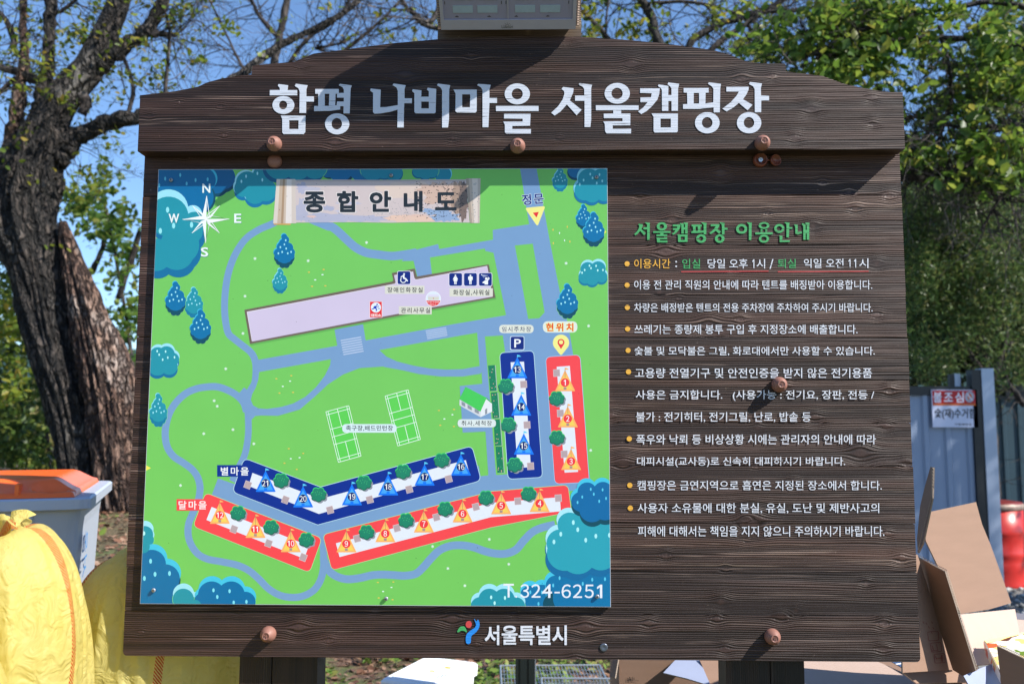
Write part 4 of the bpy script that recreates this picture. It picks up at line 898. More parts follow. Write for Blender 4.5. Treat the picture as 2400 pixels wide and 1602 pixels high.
for r_ in range(3):
    for j, uc in enumerate((.062, .128, .229, .296)):
        uc = uc*LW/.366; vc = .062+r_*.038
        mb = MB(); lbox(mb, uc-.029, uc+.029, vc-.012, vc+.010, -.004, -.0028); w_ = lpart(mb.build('led_well', GLB, lamp))
        mb = MB()
        for q in range(7): lbox(mb, uc-.021+q*.0066, uc-.021+q*.0066+.0036, vc-.0010, vc+.0022, -.0028, -.0020)
        o = mb.build('led_chips', mat('led_phosphor', '#E8B23C', .4), w_); o.matrix_parent_inverse = w_.matrix_parent_inverse
        mb = MB(); lbox(mb, uc-.027, uc+.027, vc+.004, vc+.0065, -.0028, -.0012); lbox(mb, uc-.026, uc+.026, vc-.0095, vc-.007, -.0028, -.0012)
        o = mb.build('lens_glint_ridge', mat('lens_highlight', '#B9C6D8', .2, .6), w_); o.matrix_parent_inverse = w_.matrix_parent_inverse  # pale strips: the lens highlight is put into their colour
mb = MB()
for u in (.045, .132, .205, .290): u *= LW/.366; lbox(mb, u-.005, u+.005, .0375, .039, -.004, -.0032); lbox(mb, u-.0012, u+.0012, .039, .041, -.004, -.0032)
for u in (.0145, .166, .178, .345): u *= LW/.366; lbox(mb, u-.0010, u+.0010, .075, .084, -.004, -.0032)
lpart(mb.build('lens_clip', DARKM, lamp))
mb = MB(); lbox(mb, .004, LW-.004, .008, HV-.008, -.055, -.022); lpart(mb.build('housing', FIN, lamp))
mb = MB()
for i in range(24):
    v0 = .004+i*.0075; lbox(mb, -.010, .0, v0, v0+.003, -.06, -.012); lbox(mb, LW, LW+.010, v0, v0+.003, -.06, -.012)
lpart(mb.build('cooling_fins', mat('fin_metal', (.33, .25, .2), .5, .4), lamp))
mb = MB(); lbox(mb, LW*.3, LW*.7, .04, .07, -.12, -.05); lpart(mb.build('bracket', FIN, lamp))
V, F, _ = text_tris('Luxnuri', .0); mb = MB()
mb.add([LT_(LW*.493-.0165+u*.033, .004+v*.0085, .0004) for u, v in V], F)
for i in range(5):
    a = math.radians(25+i*32.5); p = lambda r, da: LT_(LW*.493+r*math.cos(a+da), .0085+r*math.sin(a+da), .0004)
    mb.add([p(.0085, -.05), p(.0085, .05), p(.0125, .04), p(.0125, -.04)], [(0, 3, 2, 1)])
for i in range(12):
    a0, a1 = math.pi*i/12, math.pi*(i+1)/12; q = lambda r, a: LT_(LW*.493+r*math.cos(a), .0085+r*math.sin(a), .0004)
    mb.add([q(.0055, a0), q(.0066, a0), q(.0066, a1), q(.0055, a1)], [(0, 1, 2, 3)])
lpart(mb.build('lamp_lettering', DARKM, lamp))

# ------------------------------------------------------------ land
def S_(t): t = min(1., max(0., t)); return t*t*(3-2*t)
def ground_z(x, y):
    b = S_((-1.25-x)/1.3)*S_((y-1.6)/1.7)*(.78+.03*min(8, max(0, y-3)))
    far = S_((y-9)/30)*-.4
    n = .03*noise.noise((x*.7, y*.7, 0))+.012*noise.noise((x*3, y*3, 5))
    return b+far+n*(1-S_((x-1.2)/1.5)*.85)-.02
def grid_axis(a, b, step, out):
    L = list(np.arange(a, b+1e-6, step)); e = step
    lo = []; hi = []; v = a
    while v > -out: e *= 1.35; v -= e; lo.append(v)
    e = step; v = b
    while v < out: e *= 1.35; v += e; hi.append(v)
    return lo[::-1]+L+hi
gx = grid_axis(-8, 10, .22, 1500); gy = grid_axis(-5, 16, .22, 1500)
V = [(x, y, ground_z(x, y)) for y in gy for x in gx]; n = len(gx)
F = [(j*n+i, j*n+i+1, (j+1)*n+i+1, (j+1)*n+i) for j in range(len(gy)-1) for i in range(n-1)]
def ground_mat():
    m = bpy.data.materials.new('litter_soil'); m.use_nodes = True; nn = m.node_tree.nodes; L = m.node_tree.links; b = nn['Principled BSDF']
    tc = nn.new('ShaderNodeTexCoord')
    def nz(s, d=5):
        x = nn.new('ShaderNodeTexNoise'); x.inputs['Scale'].default_value = s; x.inputs['Detail'].default_value = d; L.new(tc.outputs['Object'], x.inputs['Vector']); return x.outputs[0]
    def mix(f, a, c):
        x = nn.new('ShaderNodeMix'); x.data_type = 'RGBA'; L.new(f, x.inputs[0])
        for i, v in ((6, a), (7, c)):
            if isinstance(v, tuple): x.inputs[i].default_value = (*v, 1)
            else: L.new(v, x.inputs[i])
        return x.outputs[2]
    def rg(f, a, c):
        x = nn.new('ShaderNodeMapRange'); x.inputs[1].default_value = a; x.inputs[2].default_value = c; L.new(f, x.inputs[0]); return x.outputs[0]
    c = mix(rg(nz(28), .35, .65), (.045, .024, .016), (.17, .095, .06))
    c = mix(rg(nz(2.2), .45, .6), c, (.07, .10, .025))
    c = mix(rg(nz(.15, 3), .45, .6), c, (.17, .16, .06))
    L.new(c, b.inputs['Base Color']); b.inputs['Roughness'].default_value = .9
    bp = nn.new('ShaderNodeBump'); bp.inputs['Distance'].default_value = .03; L.new(nz(45), bp.inputs['Height']); L.new(bp.outputs[0], b.inputs['Normal'])
    return m
mesh_obj('ground', V, F, ground_mat(), smooth=True, kind='structure')
GRAV = mat('gravel_bed', (.20, .20, .19), .95, .1, var=.5, vscale=38, bump=.006, bscale=60)
V = []; F = []
gx2 = np.arange(2.0, 14.1, .5); gy2 = np.arange(2.6, 9.7, .5)
for y in gy2:
    for x in gx2: V.append((x, y, ground_z(x, y)+.035))
n = len(gx2); F = [(j*n+i, j*n+i+1, (j+1)*n+i+1, (j+1)*n+i) for j in range(len(gy2)-1) for i in range(n-1)]
mesh_obj('gravel_yard', V, F, GRAV, kind='structure')

def fast_mesh(name, V, F, mats, parent=None, mi=None, **kw):
    """V (n,3) F (m,3) numpy"""
    me = bpy.data.meshes.new(name); me.vertices.add(len(V)); me.vertices.foreach_set('co', np.asarray(V, np.float32).ravel())
    me.loops.add(F.size); me.loops.foreach_set('vertex_index', F.astype(np.int32).ravel())
    me.polygons.add(len(F)); me.polygons.foreach_set('loop_start', np.arange(0, F.size, 3, dtype=np.int32))
    for m in (mats if isinstance(mats, (list, tuple)) else [mats]): me.materials.append(m)
    if mi is not None: me.polygons.foreach_set('material_index', mi.astype(np.int32))
    me.update(); me.validate()
    return link(bpy.data.objects.new(name, me), parent, **kw)
RNG = np.random.default_rng(12)
def rand_rot(n, up=0.5):
    """n random frames; the third axis leans up by 'up'"""
    z = RNG.normal(size=(n, 3)); z[:, 2] += up*2.2; z /= np.linalg.norm(z, axis=1)[:, None]
    a = RNG.normal(size=(n, 3)); x = np.cross(a, z); x /= np.linalg.norm(x, axis=1)[:, None]
    return x, np.cross(z, x), z
LEAF = np.array([(-.5, 0, 0), (-.18, .30, .05), (.22, .26, .04), (.56, 0, -.06), (.22, -.26, .04), (-.18, -.30, .05), (0, 0, -.03)])
LEAFF = np.array([(0, 6, 1), (1, 6, 2), (2, 6, 3), (3, 6, 4), (4, 6, 5), (5, 6, 0)])
BLADE = np.array([(0, -.05, 0), (.5, .12, .03), (1, 0, 0), (.5, -.12, .03)]); BLADEF = np.array([(0, 3, 1), (3, 2, 1)])
def scatter(name, C, size, mats, parent=None, shape=LEAF, faces=LEAFF, up=.4, **kw):
    n = len(C); X, Y, Z = rand_rot(n, up); s = np.broadcast_to(size, (n,))[:, None, None]
    asp = RNG.uniform(.75, 1.15, (n, 1, 1))
    V = C[:, None, :]+s*(shape[None, :, 0:1]*X[:, None, :]+asp*shape[None, :, 1:2]*Y[:, None, :]+shape[None, :, 2:3]*Z[:, None, :])
    F = faces[None]+(np.arange(n)*len(shape))[:, None, None]
    return fast_mesh(name, V.reshape(-1, 3), F.reshape(-1, 3), mats, parent, **kw)
def leaf_mat(name, cols, trans=.35, rough=.45):
    if name in _mats: return _mats[name]
    m = bpy.data.materials.new(name); m.use_nodes = True; _mats[name] = m; nn = m.node_tree.nodes; L = m.node_tree.links; b = nn['Principled BSDF']
    g = nn.new('ShaderNodeNewGeometry'); cr = nn.new('ShaderNodeValToRGB'); L.new(g.outputs['Random Per Island'], cr.inputs[0])
    e = cr.color_ramp.elements; e[0].color = (*cols[0], 1); e[0].position = 0; e[1].color = (*cols[-1], 1); e[1].position = 1
    for i, c in enumerate(cols[1:-1]): q = e.new((i+1)/(len(cols)-1)); q.color = (*c, 1)
    L.new(cr.outputs[0], b.inputs['Base Color']); b.inputs['Roughness'].default_value = rough; b.inputs['Specular IOR Level'].default_value = .35
    t = nn.new('ShaderNodeBsdfTranslucent'); hs = nn.new('ShaderNodeHueSaturation'); hs.inputs['Value'].default_value = 1.6; hs.inputs['Hue'].default_value = .485
    L.new(cr.outputs[0], hs.inputs['Color']); L.new(hs.outputs[0], t.inputs[0])
    mx = nn.new('ShaderNodeMixShader'); mx.inputs[0].default_value = trans; L.new(b.outputs[0], mx.inputs[1]); L.new(t.outputs[0], mx.inputs[2]); L.new(mx.outputs[0], nn['Material Output'].inputs[0])
    return m
GL1 = leaf_mat('broad_leaf', [(.030, .070, .012), (.055, .12, .018), (.09, .17, .025), (.15, .22, .035), (.20, .20, .04)], .45)
GL2 = leaf_mat('cherry_leaf', [(.05, .085, .012), (.11, .17, .02), (.20, .24, .03), (.24, .18, .03)], .45)
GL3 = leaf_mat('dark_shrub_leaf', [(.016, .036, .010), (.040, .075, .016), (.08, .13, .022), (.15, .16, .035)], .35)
GL4 = leaf_mat('juniper_needle', [(.030, .068, .022), (.058, .115, .032), (.10, .165, .045), (.16, .16, .06)], .35)
GL8 = leaf_mat('inner_shade_leaf', [(.010, .020, .006), (.022, .040, .010), (.035, .05, .014)], .2)  # darker leaves for the juniper's inside, its shade put into the colour
GL5 = leaf_mat('dry_reed', [(.16, .14, .05), (.26, .23, .09), (.12, .14, .04)], .3)
GL6 = leaf_mat('weed_leaf', [(.05, .11, .02), (.11, .20, .03), (.18, .26, .05), (.24, .24, .07)], .3)
GL7 = leaf_mat('fallen_leaf', [(.08, .035, .02), (.20, .10, .06), (.32, .20, .13), (.10, .06, .05)], .1)

def bark_mat(name, dark, light, accent, sc=1.0, bump=.02):
    m = bpy.data.materials.new(name); m.use_nodes = True; nn = m.node_tree.nodes; L = m.node_tree.links; b = nn['Principled BSDF']
    tc = nn.new('ShaderNodeTexCoord'); mp = nn.new('ShaderNodeMapping'); mp.inputs['Scale'].default_value = (14*sc, 14*sc, 4*sc); L.new(tc.outputs['Object'], mp.inputs[0])
    nz = nn.new('ShaderNodeTexNoise'); nz.inputs['Scale'].default_value = 1; nz.inputs['Detail'].default_value = 6; nz.inputs['Roughness'].default_value = .65; nz.inputs['Distortion'].default_value = .6; L.new(mp.outputs[0], nz.inputs['Vector'])
    n2 = nn.new('ShaderNodeTexNoise'); n2.inputs['Scale'].default_value = 2.2; n2.inputs['Detail'].default_value = 3; L.new(tc.outputs['Object'], n2.inputs['Vector'])
    cr = nn.new('ShaderNodeValToRGB'); e = cr.color_ramp.elements; e[0].position = .44; e[0].color = (*dark, 1); e[1].position = .68; e[1].color = (*light, 1); L.new(nz.outputs[0], cr.inputs[0])
    rg = nn.new('ShaderNodeMapRange'); rg.inputs[1].default_value = .55; rg.inputs[2].default_value = .7; L.new(n2.outputs[0], rg.inputs[0])
    mx = nn.new('ShaderNodeMix'); mx.data_type = 'RGBA'; L.new(rg.outputs[0], mx.inputs[0]); L.new(cr.outputs[0], mx.inputs[6]); mx.inputs[7].default_value = (*accent, 1)
    vo = nn.new('ShaderNodeTexVoronoi'); vo.feature = 'DISTANCE_TO_EDGE'; vo.inputs['Scale'].default_value = 1; m2 = nn.new('ShaderNodeMapping'); m2.inputs['Scale'].default_value = (13*sc, 13*sc, 3.6*sc)
    dv = nn.new('ShaderNodeVectorMath'); dv.operation = 'MULTIPLY_ADD'; n3 = nn.new('ShaderNodeTexNoise'); n3.inputs['Scale'].default_value = 9; L.new(tc.outputs['Object'], n3.inputs['Vector']); L.new(n3.outputs['Color'], dv.inputs[0]); dv.inputs[1].default_value = (.12, .12, .12); L.new(tc.outputs['Object'], dv.inputs[2])
    L.new(dv.outputs[0], m2.inputs[0]); L.new(m2.outputs[0], vo.inputs['Vector'])
    ck = nn.new('ShaderNodeMapRange'); ck.inputs[1].default_value = .02; ck.inputs[2].default_value = .22; L.new(vo.outputs['Distance'], ck.inputs[0])
    m3 = nn.new('ShaderNodeMix'); m3.data_type = 'RGBA'; L.new(ck.outputs[0], m3.inputs[0]); m3.inputs[6].default_value = (*[c*.5 for c in dark], 1); L.new(mx.outputs[2], m3.inputs[7])
    L.new(m3.outputs[2], b.inputs['Base Color']); b.inputs['Roughness'].default_value = .85
    hh = nn.new('ShaderNodeMath'); hh.operation = 'MULTIPLY_ADD'; L.new(ck.outputs[0], hh.inputs[0]); hh.inputs[1].default_value = .8; L.new(nz.outputs[0], hh.inputs[2])
    bp = nn.new('ShaderNodeBump'); bp.inputs['Distance'].default_value = bump; L.new(hh.outputs[0], bp.inputs['Height']); L.new(bp.outputs[0], b.inputs['Normal'])
    return m
BK1 = bark_mat('old_bark', (.006, .0045, .004), (.135, .108, .092), (.19, .175, .16), 1.3, .07); BK2 = bark_mat('dead_splintered_wood', (.05, .022, .015), (.42, .27, .20), (.50, .41, .36), 1.3, .06)  # old bark: pale blotches raised so the colour also carries sunlit spots
BK3 = bark_mat('twig_bark', (.030, .022, .020), (.11, .09, .08), (.16, .14, .13), 1.0, .006); BK4 = bark_mat('dark_bark', (.014, .011, .010), (.06, .05, .042), (.09, .08, .07), 1.0, .01)
def wpath(P, Y):
    """[(px,py,radius_px[,Y])] -> world points and radii"""
    W_ = []; R_ = []
    for q in P:
        y = q[3] if len(q) > 3 else Y; W_.append(pt(q[0], q[1], y)); R_.append(q[2]*(y-CAMP[1])/FPX)
    return W_, R_
def trunk_mesh(name, P, Y, m, parent, n=96, furrow=.26, step=.022, seed=0, fr=7, **kw):
    W_, R_ = wpath(P, Y); Q_ = smooth_path([(*w_, r) for w_, r in zip(W_, R_)], 10)
    out = [Q_[0]]
    for q in Q_[1:]:
        if (Vector(q[:3])-Vector(out[-1][:3])).length > step or q is Q_[-1]: out.append(q)
    V = []; F = []; u = None; along = 0
    for i, q in enumerate(out):
        p = Vector(q[:3]); d = (Vector(out[min(i+1, len(out)-1)][:3])-Vector(out[max(0, i-1)][:3])).normalized()
        if i: along += (p-Vector(out[i-1][:3])).length
        if u is None: u = d.orthogonal().normalized()
        u = (u-d*u.dot(d)).normalized(); v = d.cross(u)
        for j in range(n):
            a = 2*math.pi*j/n; ca, sa = math.cos(a), math.sin(a)
            f = noise.noise((ca*fr, sa*fr, along*1.6+seed))*furrow+noise.noise((ca*1.3, sa*1.3, along*1.2+seed*2))*.18+noise.noise((ca*fr*2.5, sa*fr*2.5, along*7+seed))*furrow*.45
            V.append(tuple(p+(u*ca+v*sa)*q[3]*(1+f)))
    for i in range(len(out)-1):
        for j in range(n): a = i*n+j; b = i*n+(j+1) % n; F.append((a, b, b+n, a+n))
    F.append(tuple(range(n))[::-1]); F.append(tuple(range((len(out)-1)*n, len(out)*n)))
    return mesh_obj(name, V, F, m, parent, smooth=True, **kw)
def limb(name, P, Y, m, parent, n=8, **kw):
    W_, R_ = wpath(P, Y); Q_ = smooth_path([(*w_, r) for w_, r in zip(W_, R_)], 5)
    rl = random.Random(int(P[0][0]*3+P[0][1])); mb = MB()
    pp = [tuple(c+rl.uniform(-.25, .25)*q[3] for c in q[:3]) for q in Q_]
    mb.tube(pp, [q[3]*rl.uniform(.88, 1.12) for q in Q_], n)
    o = mb.build(name, m, parent, smooth=True, **kw); return pp
def twigs(name, paths, m, parent, count, length, seed, levels=3, r0=.006, spread=1.0, upb=.25, **kw):
    rg = random.Random(seed); mb = MB(); tips = []
    def grow(p, d, L, r, lv):
        P = [p]; cur = d.copy(); seg = 4
        for s in range(seg):
            cur = (cur+Vector((rg.gauss(0, .2), rg.gauss(0, .2), rg.gauss(0, .2)+.02))).normalized(); P.append(P[-1]+cur*L/seg)
        mb.tube(P, [r*(1-.7*i/seg) for i in range(seg+1)], 3 if lv > 1 else 4); tips.append(P[-1]); tips.append(P[2])
        if lv < levels:
            for _ in range(rg.choice((2, 3, 3, 4))):
                i = rg.randint(1, seg); dd = (cur+Vector((rg.gauss(0, .8), rg.gauss(0, .6), rg.gauss(0, .8)))*.9*spread).normalized()
                grow(P[i], dd, L*rg.uniform(.45, .75), r*.6, lv+1)
    for _ in range(count):
        pa = rg.choice(paths); i = rg.randint(0, len(pa)-2); a = Vector(pa[i]); b = Vector(pa[i+1]); p = a.lerp(b, rg.random()); ax = (b-a).normalized()
        d = Vector((rg.gauss(0, 1), rg.gauss(0, .8), rg.gauss(0, 1)+upb)); d = (d-ax*d.dot(ax)*.6).normalized(); d = (d+ax*.6).normalized()
        grow(p, d, length*rg.uniform(.5, 1.3), r0*rg.uniform(.7, 1.3), 1)
    kw.setdefault('kind', 'stuff')
    mb.build(name, m, parent, **kw); return np.array([tuple(t) for t in tips])
def px_cloud(zones, n, Yr, thr=0., sc=80., seed=0):
    """cluster centres inside photo-space ellipses, real depth between Yr, thinned by a 3-D noise so that the sky shows through"""
    out = []; rg = random.Random(seed)
    tries = 0
    while len(out) < n and tries < n*30:
        tries += 1; zx, zy, rx, ry = rg.choice(zones)
        a = rg.uniform(0, 2*math.pi); r = math.sqrt(rg.random()); x = zx+rx*r*math.cos(a); y = zy+ry*r*math.sin(a); Y = rg.uniform(*Yr)
        if noise.noise((x/sc, y/sc, seed*1.7+Y*.35)) > thr: out.append(pt(x, y, Y))
    return np.array(out)
def clusters(C, per, rad, flat=.8):
    n = len(C); P = np.repeat(C, per, axis=0)+RNG.normal(size=(n*per, 3))*rad*np.array([1, 1, flat]); return P
leaf_me = None
def single_leaves(C, size, m, parent, name='leaf'):
    me = bpy.data.meshes.new(name); me.from_pydata([tuple(v) for v in LEAF], [], [tuple(int(i) for i in f) for f in LEAFF]); me.materials.append(m); me.update()
    X, Y, Z = rand_rot(len(C), .4)
    for i in range(len(C)):
        o = bpy.data.objects.new(name, me); s = size*RNG.uniform(.7, 1.3)
        M_ = Matrix(((X[i][0]*s, Y[i][0]*s, Z[i][0]*s, C[i][0]), (X[i][1]*s, Y[i][1]*s, Z[i][1]*s, C[i][1]), (X[i][2]*s, Y[i][2]*s, Z[i][2]*s, C[i][2]), (0, 0, 0, 1)))
        link(o, parent); o.matrix_local = M_

# ---- old broken cherry tree on the left
YT = 5.5
ch = empty('old_cherry_tree', label='old leaning cherry tree with a split trunk of splintered reddish dead wood', cat='tree')
trunk_mesh('trunk', [(205, 1240, 50), (196, 1150, 44), (176, 1020, 45), (150, 900, 50), (116, 780, 55), (86, 640, 61), (56, 500, 72), (68, 410, 72), (94, 340, 56), (106, 300, 46)], YT, BK1, ch, seed=1)
trunk_mesh('dead_wood', [(300, 1230, 42, 5.5), (274, 1130, 44, 5.45), (262, 1000, 46, 5.45), (240, 880, 46, 5.45), (210, 760, 40, 5.45), (186, 670, 30, 5.45), (162, 580, 17, 5.45), (146, 520, 8, 5.45)], 5.6, BK2, ch, furrow=.38, seed=7, fr=7)
trunk_mesh('dead_wood', [(325, 1150, 22, 5.8), (318, 1000, 26, 5.8), (296, 880, 24, 5.8), (262, 790, 18, 5.8), (240, 740, 10, 5.8)], 5.6, BK2, ch, n=24, furrow=.4, seed=9, fr=6)
lp = []
P1 = [(98, 360, 52), (125, 270, 44), (160, 215, 38), (205, 165, 34), (232, 110, 31), (256, 60, 28), (276, 10, 26), (292, -60, 24)]
trunk_mesh('limb', P1, YT, BK1, ch, n=28, furrow=.12, seed=3, step=.05); lp.append(smooth_path([w_ for w_ in wpath(P1, YT)[0]], 4))
for P, nn_s, mt in (([(235, 150, 24), (280, 118, 18), (320, 92, 17), (352, 62, 16), (378, 10, 15), (395, -60, 14)], 16, BK1),
              ([(110, 350, 34), (165, 326, 24), (215, 302, 21), (265, 284, 19), (330, 272, 17), (420, 268, 15, 5.8), (500, 225, 13, 6), (560, 178, 12, 6.2), (640, 115, 10, 6.4), (700, 85, 8, 6.5), (790, 40, 7, 6.6), (860, -15, 6, 6.8)], 16, BK1),
              ([(-30, 150, 9), (20, 162, 10), (70, 180, 12), (115, 205, 14), (150, 222, 17), (185, 222, 15), (203, 240, 14), (192, 268, 11)], 12, BK3),
              ([(58, -40, 9), (54, 60, 9), (55, 130, 12), (50, 200, 15), (38, 270, 18), (24, 350, 20), (20, 420, 30)], 14, BK2),
              ([(122, -40, 14), (118, 40, 14), (115, 110, 15), (110, 180, 17), (98, 250, 22), (96, 310, 30)], 14, BK1),
              ([(30, 330, 12), (60, 300, 14), (85, 270, 16), (100, 262, 12)], 10, BK3), ([(352, 84, 9), (380, 80, 7), (414, 84, 4)], 8, BK3),
              ([(-10, 20, 6), (20, 60, 7), (36, 120, 8)], 8, BK4), ([(-20, 235, 5), (30, 190, 6), (70, 178, 6)], 8, BK3),
              ([(300, 270, 6), (312, 210, 5), (295, 150, 5), (285, 110, 4)], 6, BK3), ([(385, 240, 6), (392, 150, 5), (398, 80, 4), (385, 20, 3)], 6, BK3),
              ([(140, 30, 5), (190, -10, 4)], 6, BK3), ([(170, 330, 22), (160, 350, 20), (140, 380, 20)], 8, BK1)):
    lp.append(limb('limb', P, YT, mt, ch, n=nn_s))
tp = twigs('twigs', lp, BK3, ch, 165, .6, 21)
lf = np.concatenate([tp[RNG.random(len(tp)) < .12], px_cloud([(30, 60, 50, 90), (20, 300, 40, 90), (190, 60, 40, 60), (350, 165, 70, 30), (150, 110, 30, 40), (230, 330, 70, 30), (255, 430, 60, 40)], 85, (5.2, 6.2), .0, 40, 3)])
LP_ = clusters(lf, 7, .05); scatter('foliage', LP_[::2], RNG.uniform(.035, .075, len(LP_[::2])), GL2, ch, kind='stuff')
single_leaves(LP_[1::2][:230], .066, GL2, ch)

# ---- bare trees behind the board
t2 = empty('bare_tree', label='slim grey bare tree behind the upper left of the notice board', cat='tree')
lp = []
for P, s in (([(610, 1160, 16), (618, 900, 15), (628, 600, 13), (634, 300, 11), (642, 150, 10), (655, 90, 9), (668, 30, 8.5), (682, -40, 8)], 12), ([(640, 220, 8), (690, 130, 5), (725, 88, 5), (768, 60, 4.5), (806, 24, 4), (830, -30, 4)], 8),
             ([(655, 92, 7), (610, 40, 5), (580, -20, 4)], 8), ([(738, 115, 4), (780, 105, 3), (812, 100, 2)], 6), ([(636, 260, 6), (570, 160, 4), (520, 60, 3), (480, -20, 3)], 6), ([(634, 300, 6), (760, 160, 5), (880, 60, 4), (960, -20, 3)], 6)):
    lp.append(limb('trunk' if s == 12 else 'limb', P, 7.0, BK3, t2, n=s))
tp = twigs('twigs', lp, BK3, t2, 90, .8, 5, r0=.008)
t3 = empty('bare_tree', label='dark bare tree rising behind the board just right of the floodlight', cat='tree')
lp = []
for P, s in (([(1575, 1200, 26), (1570, 700, 22), (1560, 300, 17), (1546, 130, 13), (1528, 45, 12), (1505, 0, 12), (1478, -50, 11)], 12), ([(1555, 260, 10), (1450, 120, 7), (1380, 40, 5), (1300, -20, 4)], 8), ([(1562, 300, 12), (1610, 118, 9), (1668, 66, 8), (1745, 40, 7), (1830, 5, 6), (1900, -40, 5)], 10),
             ([(1558, 280, 11), (1668, 118, 8), (1735, 66, 7), (1790, 30, 6), (1850, 26, 5), (1960, 10, 4)], 8), ([(1528, 8, 5), (1610, 4, 4), (1700, 22, 4), (1780, 60, 3.5)], 7), ([(1040, -20, 6), (1012, 50, 6), (970, 35, 5), (935, -10, 5)], 8),
             ([(1570, 400, 8), (1200, 100, 6), (1010, 64, 6), (960, 20, 5)], 8), ([(1745, 40, 4), (1790, 112, 4), (1880, 118, 4), (1990, 112, 3.5), (2080, 95, 3)], 6), ([(1560, 300, 6), (1440, 150, 4), (1420, 60, 3), (1430, -10, 3)], 6)):
    lp.append(limb('trunk' if s == 12 else 'limb', P, 6.5, BK4 if s > 9 else BK3, t3, n=s))
tp = twigs('twigs', lp, BK3, t3, 120, .75, 8, r0=.008)
lf = np.concatenate([tp[RNG.random(len(tp)) < .05], px_cloud([(1400, 60, 60, 70), (1500, 40, 60, 40), (1850, 170, 60, 25)], 45, (6.2, 7), .0, 40, 6)])
scatter('foliage', clusters(lf, 7, .06), .08, GL2, t3, kind='stuff')

# ---- broadleaf tree on the right
bt = empty('broadleaf_tree', label='leafy broadleaf tree with long dark limbs at the upper right of the scene', cat='tree')
lp = []
trunk_mesh('trunk', [(2760, 1500, 70, 5.2), (2740, 1000, 62, 5.2), (2700, 600, 55, 5.2), (2640, 300, 45, 5.2), (2580, 60, 34, 5.2), (2520, -150, 26, 5.2)], 5.2, BK4, bt, n=24)
for P, s in (([(2700, 420, 22, 5.2), (2520, 250, 14), (2400, 292, 12), (2330, 345, 11), (2260, 392, 10), (2190, 416, 9), (2110, 420, 8), (2050, 440, 6)], 10), ([(2680, 350, 16, 5.2), (2480, 180, 10), (2400, 285, 6), (2280, 320, 6), (2200, 360, 5), (2120, 415, 4)], 8),
             ([(2620, 200, 20, 5.2), (2400, 110, 8), (2250, 90, 7), (2100, 95, 6), (1950, 130, 5), (1840, 118, 4), (1750, 90, 3)], 8), ([(2600, 120, 16, 5.2), (2380, 10, 8), (2200, 25, 6), (2020, 70, 5), (1900, 150, 4)], 8),
             ([(2400, 290, 6), (2260, 300, 5), (2150, 275, 4), (2020, 285, 4)], 7), ([(1880, 160, 4), (1905, 100, 5), (1925, 40, 5), (1950, -20, 5)], 7), ([(2200, 60, 5), (2230, 200, 5), (2215, 290, 4), (2190, 340, 3)], 7),
             ([(2160, 330, 4), (2150, 380, 5), (2130, 420, 4)], 6), ([(2400, 420, 5), (2340, 470, 4), (2300, 540, 3)], 6)):
    lp.append(limb('limb', P, 5.2, BK4, bt, n=s))
tp = twigs('twigs', lp, BK3, bt, 300, .65, 31, r0=.007)
Z = [(2150, 60, 280, 100), (2230, 200, 230, 120), (1830, 70, 150, 75), (2330, 150, 130, 220), (2000, 130, 150, 80), (2150, 330, 110, 60), (2330, 380, 110, 70), (1920, 185, 60, 25), (2020, 20, 260, 50)]
C_ = px_cloud(Z, 1150, (4.6, 6.6), .115, 56, 2)
LP_ = clusters(C_, 7, .075, .7); RNG.shuffle(LP_)
scatter('foliage', LP_[290:], RNG.uniform(.06, .12, len(LP_)-290), GL1, bt, kind='stuff'); single_leaves(LP_[:290], .11, GL1, bt)
bt2 = empty('background_tree', label='tall dark green tree mass behind the broadleaf tree on the right', cat='tree')
C_ = px_cloud([(2330, 260, 170, 200), (2380, 500, 80, 220), (2500, 300, 150, 350)], 430, (10, 12), .04, 60, 9)
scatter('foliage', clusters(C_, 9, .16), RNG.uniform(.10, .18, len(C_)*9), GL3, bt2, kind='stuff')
limb('trunk', [(2440, 1150, 22), (2430, 800, 20), (2400, 400, 15), (2380, 100, 10)], 11, BK4, bt2)

# ---- juniper above the fence
ju = empty('juniper_tree', label='dense feathery juniper behind the grey fence on the right', cat='tree')
Zj = [(2200, 560, 110, 170), (2290, 640, 150, 190), (2180, 760, 100, 120), (2350, 700, 100, 200), (2250, 470, 100, 70), (2120, 640, 60, 200), (2420, 650, 90, 230)]
C_ = px_cloud(Zj, 1500, (6.4, 8.2), .0, 42, 4); N_ = 30
P = clusters(C_, N_, .085, 1.1); scatter('foliage', P, RNG.uniform(.05, .10, len(P)), GL4, ju, BLADE, BLADEF, up=.2, kind='stuff')
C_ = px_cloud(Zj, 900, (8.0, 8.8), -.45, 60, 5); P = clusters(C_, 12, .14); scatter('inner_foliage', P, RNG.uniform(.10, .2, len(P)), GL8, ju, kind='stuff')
lp = [limb('trunk', [(2330, 1200, 14), (2310, 900, 13), (2280, 700, 10), (2260, 500, 6)], 7.6, BK3, ju), limb('limb', [(2310, 880, 7), (2250, 800, 5), (2190, 790, 3)], 7.0, BK3, ju, n=6), limb('limb', [(2320, 900, 8), (2360, 780, 6), (2330, 720, 5), (2310, 650, 3)], 6.8, BK3, ju, n=6),
      limb('limb', [(2400, 950, 7), (2350, 870, 6), (2370, 800, 4)], 7, BK3, ju, n=6)]
twigs('twigs', lp, BK3, ju, 60, .5, 3)

